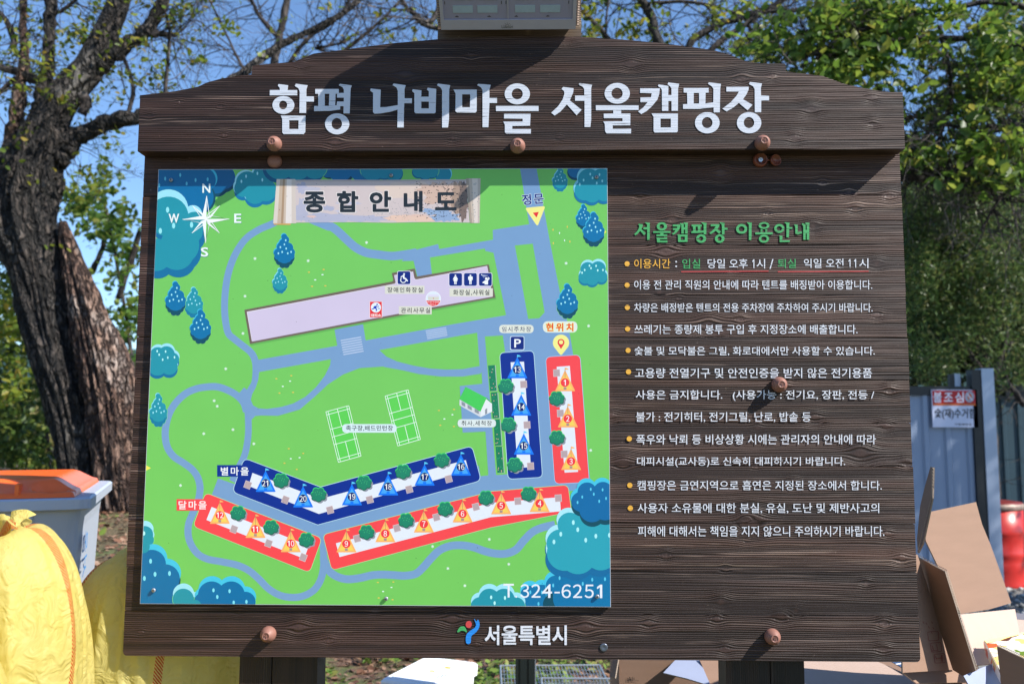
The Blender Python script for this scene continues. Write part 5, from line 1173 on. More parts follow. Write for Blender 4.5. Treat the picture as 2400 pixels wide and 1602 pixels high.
# ---- tree in front right of the frame whose crown shades the fence
st = empty('shade_tree', label='leafy tree outside the right frame edge that shades the fence', cat='tree')
C_ = np.array([(9.3, 3.2, 6.3)])+RNG.normal(size=(420, 3))*np.array([.85, .8, .75]); P = clusters(C_, 9, .13); scatter('foliage', P, RNG.uniform(.08, .14, len(P)), GL3, st, kind='stuff')
mb = MB(); mb.tube([(9.7, 3.3, -.1), (9.6, 3.2, 2), (9.5, 3.2, 4), (9.3, 3.2, 6.2)], [.2, .17, .13, .06], 12); mb.build('trunk', BK4, st, smooth=True)

# ---- shrubs and far trees
def shrub(name, label, zones, n, Yr, m, per=9, rad=.12, size=(.06, .12), thr=-.1, sc=50, seed=0, stems=(), group=None):
    o = empty(name, label=label, cat='shrub', group=group)
    C_ = px_cloud(zones, n, Yr, thr, sc, seed); P = clusters(C_, per, rad); scatter('foliage', P, RNG.uniform(size[0], size[1], len(P)), m, o, kind='stuff')
    for s in stems: limb('stem', s, sum(Yr)/2, BK3, o, n=6)
    return o
shrub('vine_shrub', 'yellow green leafy shrub between the dead wood and the board edge', [(240, 480, 80, 80), (280, 600, 60, 120), (190, 450, 50, 40), (310, 760, 40, 120), (300, 900, 30, 100)], 240, (6.6, 8.4), GL1, seed=11, size=(.07, .12), thr=-.02, rad=.10, per=7, stems=[[(330, 1150, 6), (315, 900, 5), (280, 650, 4), (240, 450, 3)], [(215, 640, 7), (240, 580, 6), (262, 510, 5)], [(275, 700, 8), (305, 620, 8), (330, 540, 7)]])
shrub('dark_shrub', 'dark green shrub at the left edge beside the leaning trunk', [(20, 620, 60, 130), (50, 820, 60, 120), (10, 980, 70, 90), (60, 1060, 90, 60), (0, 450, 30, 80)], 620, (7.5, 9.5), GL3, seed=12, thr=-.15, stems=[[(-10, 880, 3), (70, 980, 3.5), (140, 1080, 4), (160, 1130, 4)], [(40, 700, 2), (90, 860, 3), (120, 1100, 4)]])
shrub('light_shrub', 'light green leafy bush low at the left edge', [(10, 880, 45, 60), (30, 770, 40, 50), (0, 700, 30, 60)], 60, (6.6, 7.2), GL2, seed=14, thr=0, rad=.07, size=(.06, .1))
shrub('dry_reed_bed', 'pale dry yellow reeds behind the orange lidded bin', [(60, 1040, 110, 70), (130, 980, 60, 60), (30, 1100, 100, 40)], 170, (14, 17), GL5, seed=15, size=(.15, .3), rad=.3, thr=-.3)
shrub('ground_bush', 'small bright green bush on the litter bank between bin and board', [(270, 1238, 36, 20), (250, 1250, 30, 16)], 60, (5.0, 5.4), GL6, seed=16, size=(.03, .06), rad=.035, thr=-.5)
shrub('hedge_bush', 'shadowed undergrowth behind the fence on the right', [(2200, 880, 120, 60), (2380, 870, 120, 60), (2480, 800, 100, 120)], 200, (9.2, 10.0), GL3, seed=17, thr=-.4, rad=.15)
fw = []
for i in range(900):
    x = RNG.uniform(-26, 30); y = RNG.uniform(24, 34); z = ground_z(x, y)+RNG.uniform(0, 1)**.8*(1.6+1.5*noise.noise((x*.15, 3, 1))); fw.append((x, y, z))
P = clusters(np.array(fw), 14, .35); scatter('far_tree_line', P, RNG.uniform(.2, .4, len(P)), GL3, None, kind='stuff', label='far line of dark trees behind everything')
def ridge(name, y0, zs_, colr, seed):
    V = []; F = []; xs_ = np.linspace(-900, 900, 120); k_ = 6
    for i, x in enumerate(xs_):
        t = (x+900)/1800*(len(zs_)-1); a = int(min(len(zs_)-2, t)); h = zs_[a]+(zs_[a+1]-zs_[a])*(t-a)+7*noise.noise((x*.012, seed, 0))+2.5*noise.noise((x*.06, seed, 0))
        for j in range(k_+1): V.append((x, y0+j*26, -8+(h+8)*math.sin(j/k_*math.pi/2)+(2*noise.noise((x*.05, j*.9, seed)) if j else 0)))
    for i in range(len(xs_)-1):
        for j in range(k_): a = i*(k_+1)+j; F.append((a, a+k_+1, a+k_+2, a+1))
    mesh_obj(name, V, F, mat(name+'_forest', colr, .95, .1, var=.35, vscale=.12, bump=2, bscale=.4), smooth=True, kind='structure')
ridge('hills', 640, [100, 84, 70, 78, 62, 70, 60, 75, 90], (.035, .07, .07), 3)
ridge('near_hills', 420, [20, 26, 16, 22, 28, 20, 24, 18], (.03, .06, .03), 8)

# ---- leaf litter, weeds, gravel stones
def spots(n, x0, x1, y0, y1, thr=-1, sc=1.5):
    P = []
    while len(P) < n:
        x, y = RNG.uniform(x0, x1), RNG.uniform(y0, y1)
        if noise.noise((x*sc, y*sc, 2.2)) > thr: P.append((x, y, ground_z(x, y)+.012))
    return np.array(P)
P = np.concatenate([spots(7000, -2.2, 2.2, 1.6, 7.5), spots(3000, -5, -2.2, 2.5, 8)]); scatter('fallen_leaves', P, RNG.uniform(.03, .075, len(P)), GL7, None, up=1.6, kind='stuff')
P = spots(11000, -2.4, 2.0, 1.8, 8.5, -.06, 1.6); P[:, 2] += RNG.uniform(.01, .07, len(P)); scatter('ground_cover', P, RNG.uniform(.03, .07, len(P)), GL6, None, up=1.0, kind='stuff')
P = spots(2500, -6, -2.2, 4, 11, .05, 1.2); P[:, 2] += RNG.uniform(.01, .10, len(P)); scatter('bank_weeds', P, RNG.uniform(.05, .10, len(P)), GL6, None, up=.8, kind='stuff')
OCT = np.array([(1, 0, 0), (0, 1, 0), (-1, 0, 0), (0, -1, 0), (0, 0, .7), (.5, .5, -.5)]); OCTF = np.array([(0, 1, 4), (1, 2, 4), (2, 3, 4), (3, 0, 4), (0, 5, 1), (0, 3, 5), (2, 1, 5), (3, 2, 5)])
P = spots(6500, 2.3, 8, 3.0, 9.2); P[:, 2] += .04; scatter('gravel_stones', P, RNG.uniform(.015, .035, len(P)), leaf_mat('gravel_stone', [(.10, .10, .10), (.28, .28, .27), (.5, .5, .48)], .0, .8), None, OCT, OCTF, up=1.2, kind='stuff')
P = spots(1600, 3, 9, 9.4, 14); P[:, 2] += .03; scatter('yard_grass', P, RNG.uniform(.06, .14, len(P)), GL6, None, BLADE, BLADEF, up=.3, kind='stuff')

# ------------------------------------------------------------ bin with the orange lid
BG = mat('bin_grey_plastic', (.42, .46, .54), .4, .4, var=.05, vscale=8); BO = mat('orange_lid_plastic', (.95, .14, .015), .30, .5, var=.06, vscale=6)
N0 = Vector((pt(221, 990, .6)[0], .60, 0)); sd = Vector((-.37, .93, 0)).normalized(); fd = Vector((-.93, -.37, 0)).normalized()
binr = empty('wheeled_bin', tuple(N0), label='large grey plastic bin with a bright orange lid in front of the leaning tree', cat='bin')
def bpt(f, s, z): return N0+fd*f+sd*s+Vector((0, 0, z))
def bparent(o): o.matrix_parent_inverse = Matrix.Translation(-N0); return o
BW, BD = .82, .98
def rloop(f0, s0, f1, s1, r, z, k=5):
    P = rounded([(f0, s0), (f1, s0), (f1, s1), (f0, s1)], r); return [bpt(a, b, z) for a, b in P]
def loft(name, loops, m, parent, close=True, smooth=False):
    n = len(loops[0]); V = [tuple(v) for l in loops for v in l]; F = []
    for j in range(len(loops)-1):
        for i in range(n): a = j*n+i; b = j*n+(i+1) % n; F.append((a, b, b+n, a+n))
    if close: F.append(tuple(range(n))[::-1]); F.append(tuple(range((len(loops)-1)*n, len(loops)*n)))
    return mesh_obj(name, V, F, m, parent, smooth=smooth)
RZ = 1.376
bz = ground_z(-1.9, 1.1)-.02
bparent(loft('bin_body', [rloop(.12, .12, BW-.12, BD-.12, .06, max(bz, -.05)), rloop(.055, .055, BW-.05, BD-.05, .05, .95), rloop(.045, .045, BW-.045, BD-.045, .05, 1.25), rloop(.035, .035, BW-.035, BD-.035, .05, RZ-.04)], BG, binr))
bparent(loft('rim', [rloop(.012, .012, BW-.012, BD-.012, .045, RZ-.046), rloop(0, 0, BW, BD, .05, RZ-.040), rloop(0, 0, BW, BD, .05, RZ-.006), rloop(.008, .008, BW-.008, BD-.008, .05, RZ)], BG, binr))
for i, f in enumerate((.20, .36, .55, .70)):
    mb = MB(); V = [bpt(a, b, z) for z in (.5, RZ-.046) for a, b in ((f-.012, .052), (f+.012, .052), (f+.012, .03+.0), (f-.012, .03))]
    mb.add(V, [(0, 1, 2, 3), (7, 6, 5, 4), (0, 4, 5, 1), (1, 5, 6, 2), (2, 6, 7, 3), (3, 7, 4, 0)]); bparent(mb.build('body_rib', BG, binr))
for s in (.2, .8):
    mb = MB(); c = bpt(.0, s, .12); mb.lathe(c, [(.10, -.03), (.12, -.02), (.12, .03), (.10, .04), (.03, .045)], 24, axis=tuple(-fd)); bparent(mb.build('wheel', mat('black_rubber', (.02, .02, .02), .7), binr, smooth=True))
nu, nv = 90, 70; V = []; F = []
L0, L1, M0, M1 = .055, BW-.02, .022, BD-.06
for j in range(nv+1):
    for i in range(nu+1):
        f = L0+(L1-L0)*i/nu; s = M0+(M1-M0)*j/nv; e = min((f-L0)/.10, (L1-f)/.10, (s-M0)/.16, (M1-s)/.12)
        z = .016+.046*S_(e)
        if e > 1: z += .008*S_((e-1)/2.2)
        if e <= .0001: z = .0
        u, v = (f-.135)/.075, (s-.095)/.05
        if abs(u) < 1 and abs(v) < 1: z -= .040*S_((1-math.hypot(u, v))*3.2)      # moulded grip
        V.append(tuple(bpt(f, s, RZ+.001+z)))
n = nu+1; F = [(j*n+i, (j+1)*n+i, (j+1)*n+i+1, j*n+i+1) for j in range(nv) for i in range(nu)]
bparent(mesh_obj('lid', V, F, BO, binr, smooth=True))
mb = MB(); V = [bpt(a, b, z) for z in (RZ+.012, RZ+.050) for a, b in ((.235, .03), (.248, .03), (.248, .10), (.235, .10))]
mb.add(V, [(3, 2, 1, 0), (4, 5, 6, 7), (0, 1, 5, 4), (1, 2, 6, 5), (2, 3, 7, 6), (3, 0, 4, 7)]); bparent(mb.build('lid_rib', BO, binr))
V, F, _ = text_tris('서울', 0); mb = MB(); mb.add([bpt(.0335+.0*u, .16+v*.16, 1.06+u*.17) for u, v in V], F); bparent(mb.build('bin_lettering', mat('blue_print', (.04, .25, .6), .5), binr))

# ------------------------------------------------------------ woven yellow sacks
def sack_mat():
    m = bpy.data.materials.new('woven_yellow_plastic'); m.use_nodes = True; nn = m.node_tree.nodes; L = m.node_tree.links; b = nn['Principled BSDF']
    a = nn.new('ShaderNodeAttribute'); a.attribute_name = 'stripe'; tc = nn.new('ShaderNodeTexCoord'); uv = nn.new('ShaderNodeAttribute'); uv.attribute_name = 'weave'
    sx = nn.new('ShaderNodeSeparateXYZ'); L.new(uv.outputs['Vector'], sx.inputs[0])
    def w(k, src):
        q = nn.new('ShaderNodeMath'); q.operation = 'MULTIPLY'; L.new(src, q.inputs[0]); q.inputs[1].default_value = k; s = nn.new('ShaderNodeMath'); s.operation = 'SINE'; L.new(q.outputs[0], s.inputs[0]); return s.outputs[0]
    def mm(op, x, y):
        q = nn.new('ShaderNodeMath'); q.operation = op
        for i, v in enumerate((x, y)):
            if isinstance(v, (int, float)): q.inputs[i].default_value = v
            else: L.new(v, q.inputs[i])
        return q.outputs[0]
    wv = mm('MULTIPLY', w(1500, sx.outputs[0]), w(1500, sx.outputs[1]))
    nz = nn.new('ShaderNodeTexNoise'); nz.inputs['Scale'].default_value = 9; nz.inputs['Detail'].default_value = 5; L.new(tc.outputs['Object'], nz.inputs['Vector'])
    c1_ = nn.new('ShaderNodeMix'); c1_.data_type = 'RGBA'; c1_.inputs[6].default_value = (.80, .65, .15, 1); c1_.inputs[7].default_value = (.86, .78, .34, 1); L.new(nz.outputs[0], c1_.inputs[0])
    hatch = mm('GREATER_THAN', w(900, mm('ADD', sx.outputs[0], mm('MULTIPLY', sx.outputs[1], .7))), -.35)
    st = mm('MULTIPLY', mm('GREATER_THAN', a.outputs['Fac'], .5), hatch)
    c2_ = nn.new('ShaderNodeMix'); c2_.data_type = 'RGBA'; L.new(st, c2_.inputs[0]); L.new(c1_.outputs[2], c2_.inputs[6]); c2_.inputs[7].default_value = (.70, .13, .03, 1)
    L.new(c2_.outputs[2], b.inputs['Base Color']); b.inputs['Roughness'].default_value = .42; b.inputs['Specular IOR Level'].default_value = .5
    n2 = nn.new('ShaderNodeTexNoise'); n2.inputs['Scale'].default_value = 17; n2.inputs['Detail'].default_value = 4; n2.inputs['Distortion'].default_value = 1.6; L.new(tc.outputs['Object'], n2.inputs['Vector'])
    h = mm('ADD', mm('MULTIPLY', wv, .018), n2.outputs[0]); bp = nn.new('ShaderNodeBump'); bp.inputs['Distance'].default_value = .02; bp.inputs['Strength'].default_value = .8; L.new(h, bp.inputs['Height']); L.new(bp.outputs[0], b.inputs['Normal'])
    tl = nn.new('ShaderNodeBsdfTranslucent'); L.new(c2_.outputs[2], tl.inputs[0]); L.new(bp.outputs[0], tl.inputs[1]); ms = nn.new('ShaderNodeMixShader'); ms.inputs[0].default_value = .58; L.new(b.outputs[0], ms.inputs[1]); L.new(tl.outputs[0], ms.inputs[2]); L.new(ms.outputs[0], nn['Material Output'].inputs[0])
    return m
SK = sack_mat(); TW = mat('white_twine', (.6, .6, .55), .8)
def sack(c, R, H, label, stripes=(.6, -.9, 2.3), seed=1, base=None, tilt=(0, 0), tie=True, group=None):
    base = (c[0], c[1], ground_z(c[0], c[1])-.01) if base is None else base
    root = empty('yellow_sack', base, label=label, cat='sack', group=group)
    prof = [(0, 0), (.55, .0), (.86, .015), (.97, .06), (1.0, .16), (1.03, .32), (1.04, .50), (1.04, .66), (1.03, .79), (.95, .89), (.80, .955), (.58, .99), (.36, .985), (.22, .965), (.13, .955), (.105, .962), (.13, .975), (.20, .995), (.30, 1.01), (.40, 1.0)]
    Pq = smooth_path(prof, 5); na = 168; V = []; F = []; st = []; wv = []; arc = 0
    Pq = [(max(0, a), b) for a, b in Pq]
    for j, (r, z) in enumerate(Pq):
        if j: arc += math.hypot((r-Pq[j-1][0])*R, (z-Pq[j-1][1])*H)
        t = j/(len(Pq)-1); pl_ = S_((t-.48)/.28); lowf = 1-S_((z-.1)/.3)
        for i in range(na):
            a = 2*math.pi*i/na; ca, sa = math.cos(a), math.sin(a)
            b1 = noise.noise((ca*1.2+seed, sa*1.2, z*2.2))*.14+noise.noise((ca*2.6+seed, sa*2.6, z*4+2))*.07
            fold = noise.noise((ca*4+seed*3, sa*4, z*1.5+ca))*.17*(.5+.7*pl_)+noise.noise((ca*9+seed*3, sa*9, z*3+3*sa))*.06+(1-abs(noise.noise((a*2.2+seed, z*1.2, seed*2.0)))*6 if abs(noise.noise((a*2.2+seed, z*1.2, seed*2.0))) < .16 else 0)*-.035*(.3+pl_)
            pk = .17*math.sin(a*17+3*noise.noise((ca*2, sa*2, seed)))*S_((t-.60)/.22)
            rr_ = R*r*(1+b1+fold+pk); zz = z*H+H*.028*noise.noise((ca*1.6+seed, sa*1.6, 4))*S_((z-.6)/.3)+(.02*H*math.sin(a*5+seed) if t > .93 else 0)
            V.append((rr_*sa+tilt[0]*z*z*H, -rr_*ca+tilt[1]*z*z*H, zz)); d = 0
            for q in stripes:
                aw = q+.16*math.sin(z*5+q*3); dd = abs((a-aw+math.pi) % (2*math.pi)-math.pi)
                d = max(d, 1.0-dd*max(.25, r)*R/.026)
            st.append(max(0, d)); wv.append((a*R, arc, 0))
    for j in range(len(Pq)-1):
        for i in range(na): a = j*na+i; b = j*na+(i+1) % na; F.append((a, b, b+na, a+na))
    body = mesh_obj('sack_cloth', V, F, SK, root, smooth=True)
    at = body.data.attributes.new('stripe', 'FLOAT', 'POINT'); at.data.foreach_set('value', st)
    at = body.data.attributes.new('weave', 'FLOAT_VECTOR', 'POINT'); at.data.foreach_set('vector', [q for v in wv for q in v])
    if tie:
        mb = MB(); nz_ = .957*H; ctr = Vector((tilt[0]*.92*H, tilt[1]*.92*H, nz_))
        ring_ = [tuple(ctr+Vector((math.cos(a)*R*.125, math.sin(a)*R*.125, .004*math.sin(a*3)))) for a in np.linspace(0, 2*math.pi, 24)]
        mb.tube(ring_, .005, 6); mb.tube([(p[0], p[1], p[2]+.009) for p in ring_], .005, 6)
        mb.tube([tuple(ctr+Vector(q)) for q in ((R*.12, -.02, 0), (R*.25, -.07, .012), (R*.38, -.10, .004), (R*.45, -.14, -.01))], .003, 5)
        mb.build('tie_cord', TW, root, smooth=True)
    return root
y1 = .10-2.5
def at_d(px, d): return pt(px, 990, d-2.5)[0]
sack((at_d(8, 2.37), 2.37-2.5), .245, 1.392, 'tied yellow woven sack with red stripe and pinched neck, nearest beside the bin', seed=4, stripes=(1.26, -.2, 2.7), tilt=(0, -.02))
sack((at_d(396, 2.77), .275), .250, 1.27, 'yellow woven sack half hidden behind the lower left corner of the board', seed=9, stripes=(.52, 2.0, -1.1), tie=False)
sack((at_d(-178, 1.93), 1.90-2.5), .215, 1.22, 'yellow sack cut by the left frame edge, closest of the sacks', seed=14, stripes=(1.65, -.3, 3.0), tie=False)

# ------------------------------------------------------------ white foam box
FO = mat('white_foam', (.82, .84, .86), .65, .3, bump=.0015, bscale=220, var=.02, vscale=90)
FB = Vector((pt(1029, 990, 1.664)[0], 1.664, 0))
fx = empty('foam_box', (FB.x, 1.664, ground_z(-.4, 1.9)), label='white styrofoam box with a lid and small orange stickers under the board', cat='box')
ua = Vector((-.925, .38, 0)).normalized(); va = Vector((.38, .925, 0)).normalized()
def fpt(u, v, z): return FB+ua*u+va*v+Vector((0, 0, z))
def fpar(o): o.matrix_parent_inverse = Matrix.Translation(-fx.location); return o
def floop(i, z, r=.02): return [fpt(a, b, z) for a, b in rounded([(i, i), (.31-i, i), (.31-i, .46-i), (i, .46-i)], r)]
fpar(loft('box_body', [floop(.035, fx.location.z-.01), floop(.012, .345)], FO, fx)); fpar(loft('box_lid', [floop(.0, .345), floop(-.002, .395), floop(.008, .405)], FO, fx))
fpar(loft('lid_panel', [floop(.03, .4045, .015), floop(.035, .409, .015)], FO, fx))
for u0, v0, w_, h_ in ((.15, .20, .028, .022), (.11, .28, .035, .03)):
    mb = MB(); mb.add([fpt(u0, v0, .4096), fpt(u0-w_, v0+.004, .4096), fpt(u0-w_+.004, v0+h_, .4096), fpt(u0+.002, v0+h_, .4096)], [(0, 3, 2, 1)]); fpar(mb.build('sticker', mat('orange_sticker', (.75, .42, .04), .5), fx))
mb = MB()
for i, (a, b, c, d) in enumerate(((.07, .12, .05, .13), (.065, .13, .07, .16), (.05, .14, .055, .17), (.045, .15, .06, .145), (.04, .17, .03, .19), (.05, .18, .035, .17), (.06, .165, .045, .19))):
    p, q = fpt(a, b, .4097), fpt(c, d, .4097); n_ = (q-p).cross(Vector((0, 0, 1))).normalized()*.0018; mb.add([p+n_, q+n_, q-n_, p-n_], [(0, 1, 2, 3)])
fpar(mb.build('pen_marks', mat('blue_ink', (.03, .16, .42), .6), fx))

# ------------------------------------------------------------ dark steel post and wire racks
pc = pt(1231, 1560, 1.5); w2 = 22*4.0/FPX
sp = empty('steel_post', (pc[0], 1.5, 0), label='dark green steel post standing behind the middle of the board', cat='post')
mb = MB(); mb.box((-w2, -.03, ground_z(pc[0], 1.5)-.05), (w2, .03, 2.05)); mb.box((-w2*.5, -.034, 0), (-w2*.38, -.03, 2.04)); mb.box((w2*.38, -.034, 0), (w2*.5, -.03, 2.04)); mb.build('post_tube', mat('dark_green_paint', (.010, .016, .017), .4, .5), sp)
mb = MB(); mb.box((w2-.0005, -.028, 0), (w2+.004, .028, 2.05)); mb.build('edge_trim', mat('grey_steel', (.3, .34, .4), .4, .5, metal=.4), sp)
WR = mat('galvanised_wire', (.45, .48, .5), .35, .6, metal=.7)
def rack(x0, y0, wx, wy, h, ang, label, sag=0):
    gz = ground_z(x0+.3, y0+.2); r = empty('wire_rack', (x0, y0, gz), label=label, cat='wire rack'); r.rotation_euler = (0, 0, ang)
    mb = MB()
    for a, b in (((0, 0), (wx, 0)), ((wx, 0), (wx, wy)), ((wx, wy), (0, wy)), ((0, wy), (0, 0))):
        for z in (h, .02): mb.tube([(a[0], a[1], z), (b[0], b[1], z)], .006, 6)
    mb.build('rack_frame', WR, r)
    for x, y in ((0, 0), (wx, 0), (wx, wy), (0, wy)):
        mb = MB(); mb.tube([(x, y, -.02), (x, y, h)], .006, 6); mb.build('leg', WR, r)
    mb = MB()
    for i in range(1, int(wx/.02)): mb.tube([(i*.02, 0, h-sag*math.sin(i*.02/wx*3.14)), (i*.02, wy, h-sag*math.sin(i*.02/wx*3.14))], .0018, 3)
    for i in range(1, int(wy/.08)): mb.tube([(0, i*.08, h-.003), (wx, i*.08, h-.003)], .0022, 3)
    mb.build('wire_mesh', WR, r, kind='stuff')
rack(-.15, 2.55, .62, .42, .16, .05, 'low wire rack on the leaves left of the dark steel post'); rack(.08, 2.25, .62, .42, .17, .0, 'wire rack with bright wires behind the dark steel post', .02)

# ------------------------------------------------------------ cardboard boxes
CB = mat('cardboard', '#8C7160', .8, .2, var=.10, vscale=7, bump=.0008, bscale=160, stretch=(1, 1, 6)); CBL = mat('pale_cardboard', '#B7A092', .8, .2, var=.06, vscale=7, bump=.0006, bscale=160, stretch=(6, 1, 1))
CE = mat('corrugated_edge', (.30, .24, .19), .9, .2, var=.6, vscale=260); CW = mat('grey_and_shaded_board', '#8F97AE', .8, .2, var=.05, vscale=10)  # grey sheets; the tan carton's flap gets its shadow from this colour too
def card(name, root, P, m=CB, th=.0045, kid='panel'):
    Q_ = np.array([tuple(p) for p in P]); c_ = Q_.mean(0); nv_ = np.linalg.svd(Q_-c_)[2][2]; out = []
    for q in Q_:                                     # keep every sheet of board truly flat
        r_ = q-CAMP; den = r_.dot(nv_); out.append(tuple(CAMP+r_*((c_-CAMP).dot(nv_)/den)) if abs(den) > 1e-4 and .8 < (c_-CAMP).dot(nv_)/den < 1.25 else tuple(q))
    P = out
    mb = MB(); mb.sheet(P, th, 0, 1); o = mb.build(kid, [m, CE], root); o.matrix_parent_inverse = Matrix.Translation(-root.location); return o
def flute(root, A, B, th=.006, n=30):
    """zigzag of the corrugation showing along a cut edge"""
    A, B = Vector(A), Vector(B); d = (B-A); v = Vector((0, -1, 0)); s = d.cross(v).normalized()*th*.45; mb = MB()
    P = [A+d*(i/(2*n))+s*(1 if i % 2 else -1) for i in range(2*n+1)]; mb.tube(P, .0007, 3); mb.tube([A+s*1.3, B+s*1.3], .0008, 3); mb.tube([A-s*1.3, B-s*1.3], .0008, 3)
    o = mb.build('corrugation', mat('flute_paper', (.42, .34, .27), .8), root, kind='stuff'); o.matrix_parent_inverse = Matrix.Translation(-root.location)
def a7(x, y, Y): q = A7([(x, y)])[0]; return pt(q[0], q[1], Y)
# hidden supports: closed cartons the open ones stand on
def carton(x0, y0, x1, y1, z1, label, ang=0, m=CB, z0=None):
    cx, cy = (x0+x1)/2, (y0+y1)/2; gz = ground_z(cx, cy)+.03 if z0 is None else z0; r = empty('cardboard_box', (cx, cy, gz), label=label, cat='cardboard box'); r.rotation_euler = (0, 0, ang)
    hx, hy, h = (x1-x0)/2, (y1-y0)/2, z1-gz; t = .004
    for a, b, nm in (((-hx, -hy, 0), (hx, -hy+t, h), 'side_panel'), ((-hx, hy-t, 0), (hx, hy, h), 'side_panel'), ((-hx, -hy+t, 0), (-hx+t, hy-t, h), 'side_panel'), ((hx-t, -hy+t, 0), (hx, hy-t, h), 'side_panel'), ((-hx, -hy, h+.0005), (hx, -.002, h+.0045), 'flap'), ((-hx, .002, h+.0005), (hx, hy, h+.0045), 'flap')):
        mb = MB(); mb.box(a, b); mb.build(nm, m, r)
    return r
carton(1.02, .12, 1.85, .75, .74, 'big closed brown carton at the foot of the open box pile')
# A: the tall open box with the long flaps
bA = empty('cardboard_box', (1.45, .35, .75), label='large open brown carton with tall raised flaps and red handling marks', cat='cardboard box')
P0 = a7(203, 938, .36)
card('a', bA, [a7(120, 905, .20), a7(203, 938, .36), a7(386, 1497, .34), a7(130, 1512, .18)], kid='front_panel')
card('a', bA, [a7(207, 942, .355), a7(350, 1018, .20), a7(500, 1502, .22), a7(440, 1528, .28), a7(388, 1497, .335)], kid='flap'); flute(bA, a7(350, 1018, .197), a7(500, 1502, .217), n=36); flute(bA, a7(207, 938, .352), a7(350, 1016, .198), n=10)
card('a', bA, [a7(232, 735, .62), a7(490, 680, .72), a7(520, 790, .73), a7(560, 885, .74), a7(612, 1030, .74), a7(662, 1172, .74), a7(560, 1202, .66), a7(415, 1226, .55), a7(245, 870, .50)], kid='flap')
card('a', bA, [a7(212, 928, .40), a7(236, 880, .36), a7(262, 760, .32), a7(282, 660, .30), a7(287, 510, .30), a7(272, 508, .36), a7(246, 600, .40), a7(222, 700, .44), a7(206, 860, .46)], kid='flap'); flute(bA, a7(283, 660, .296), a7(286, 512, .296), n=9); flute(bA, a7(214, 925, .396), a7(280, 665, .296), n=16)
card('a', bA, [a7(412, 1232, .56), a7(682, 1205, .66), a7(705, 1330, .60), a7(585, 1472, .44), a7(492, 1480, .36)], CBL, kid='inner_flap')
card('a', bA, [a7(130, 1512, .24), a7(392, 1494, .42), a7(500, 1480, .44), a7(520, 1560, .40), a7(200, 1568, .28)], CB, kid='bottom_panel')
mb = MB()
def redline(P, Yo, wd=2.0):
    L, R = offset_stroke(P, wd/.4795/2.2, False)
    for i in range(len(P)-1):
        mb.add([a7(*q, Yo(q)) for q in (L[i], L[i+1], R[i+1], R[i])], [(0, 3, 2, 1)])
def Yf(q):
    u = (q[0]-130)/(386-130); return .18+(.34-.18)*min(1, max(-.2, (q[0]-125-(q[1]-938)*.0)/(203-125+(q[1]-938)*.33)))-.004
for cx_, cy_ in ((286, 1333), (300, 1388), (318, 1442)):
    redline([tuple(p) for p in rounded([(cx_-27, cy_-20), (cx_+24, cy_-24), (cx_+28, cy_+20), (cx_-22, cy_+24)], 7)]+[(cx_-27, cy_-12)], Yf)
redline([(282, 1380), (288, 1402)], Yf); redline([(302, 1372), (308, 1400)], Yf); redline([(280, 1405), (312, 1402)], Yf); redline([(300, 1442), (336, 1440)], Yf, 2.6); redline([(328, 1425), (330, 1458)], Yf, 4); redline([(298, 1430), (306, 1452)], Yf)
for a, b in ((235, 1262), (250, 1268), (278, 1262), (262, 1285), (284, 1290), (275, 1310)): redline([(a, b), (a+6, b+10)], Yf, 2.4)
o = mb.build('handling_marks', mat('red_ink', (.16, .006, .015), .7), bA); o.matrix_parent_inverse = Matrix.Translation(-bA.location)
bF = empty('cardboard_box', (2.1, .9, .6), label='pale open carton at the back of the pile against the right frame edge', cat='cardboard box')
card('f', bF, [a7(684, 1226, .95), a7(745, 1232, .95), a7(745, 1262, .85), a7(690, 1256, .85)], mat('grey_backing_board', (.16, .15, .17), .8), kid='flap')
card('f', bF, [a7(690, 1257, .80), a7(750, 1262, .80), a7(750, 1420, .62), a7(700, 1420, .62)], CBL, kid='side_panel')
# pizza-style printed carton
bP = empty('food_carton', (1.75, .3, .75), label='flat carton printed with a pizza picture and yellow border, far right', cat='carton')
PZ = bpy.data.materials.new('pizza_print'); PZ.use_nodes = True; nn = PZ.node_tree.nodes; L = PZ.node_tree.links; b = nn['Principled BSDF']
tc = nn.new('ShaderNodeTexCoord'); vo = nn.new('ShaderNodeTexVoronoi'); vo.inputs['Scale'].default_value = 34; L.new(tc.outputs['Object'], vo.inputs['Vector']); cr = nn.new('ShaderNodeValToRGB'); cr.color_ramp.interpolation = 'CONSTANT'
sp_ = nn.new('ShaderNodeSeparateColor'); L.new(vo.outputs['Color'], sp_.inputs[0]); L.new(sp_.outputs[0], cr.inputs[0]); e = cr.color_ramp.elements; e[0].color = (.75, .72, .62, 1); e[1].position = .42; e[1].color = (.62, .10, .03, 1)
for p_, c_ in ((.55, (.16, .26, .03)), (.68, (.80, .62, .22)), (.82, (.10, .02, .02)), (.9, (.82, .8, .72))): q = e.new(p_); q.color = (*c_, 1)
L.new(cr.outputs[0], b.inputs['Base Color']); b.inputs['Roughness'].default_value = .3
YL = mat('yellow_print', (.85, .55, .02), .4)
card('p', bP, [a7(545, 1370, .42), a7(735, 1325, .46), a7(800, 1480, .20), a7(640, 1560, .16)], PZ, kid='top_panel', th=.003)
card('p', bP, [a7(534, 1358, .425), a7(736, 1316, .465), a7(737, 1330, .459), a7(545, 1371, .419)], YL, kid='yellow_border', th=.004)
card('p', bP, [a7(536, 1362, .42), a7(546, 1372, .415), a7(642, 1562, .155), a7(640, 1600, .155), a7(545, 1420, .41)], PZ, kid='side_panel', th=.003)
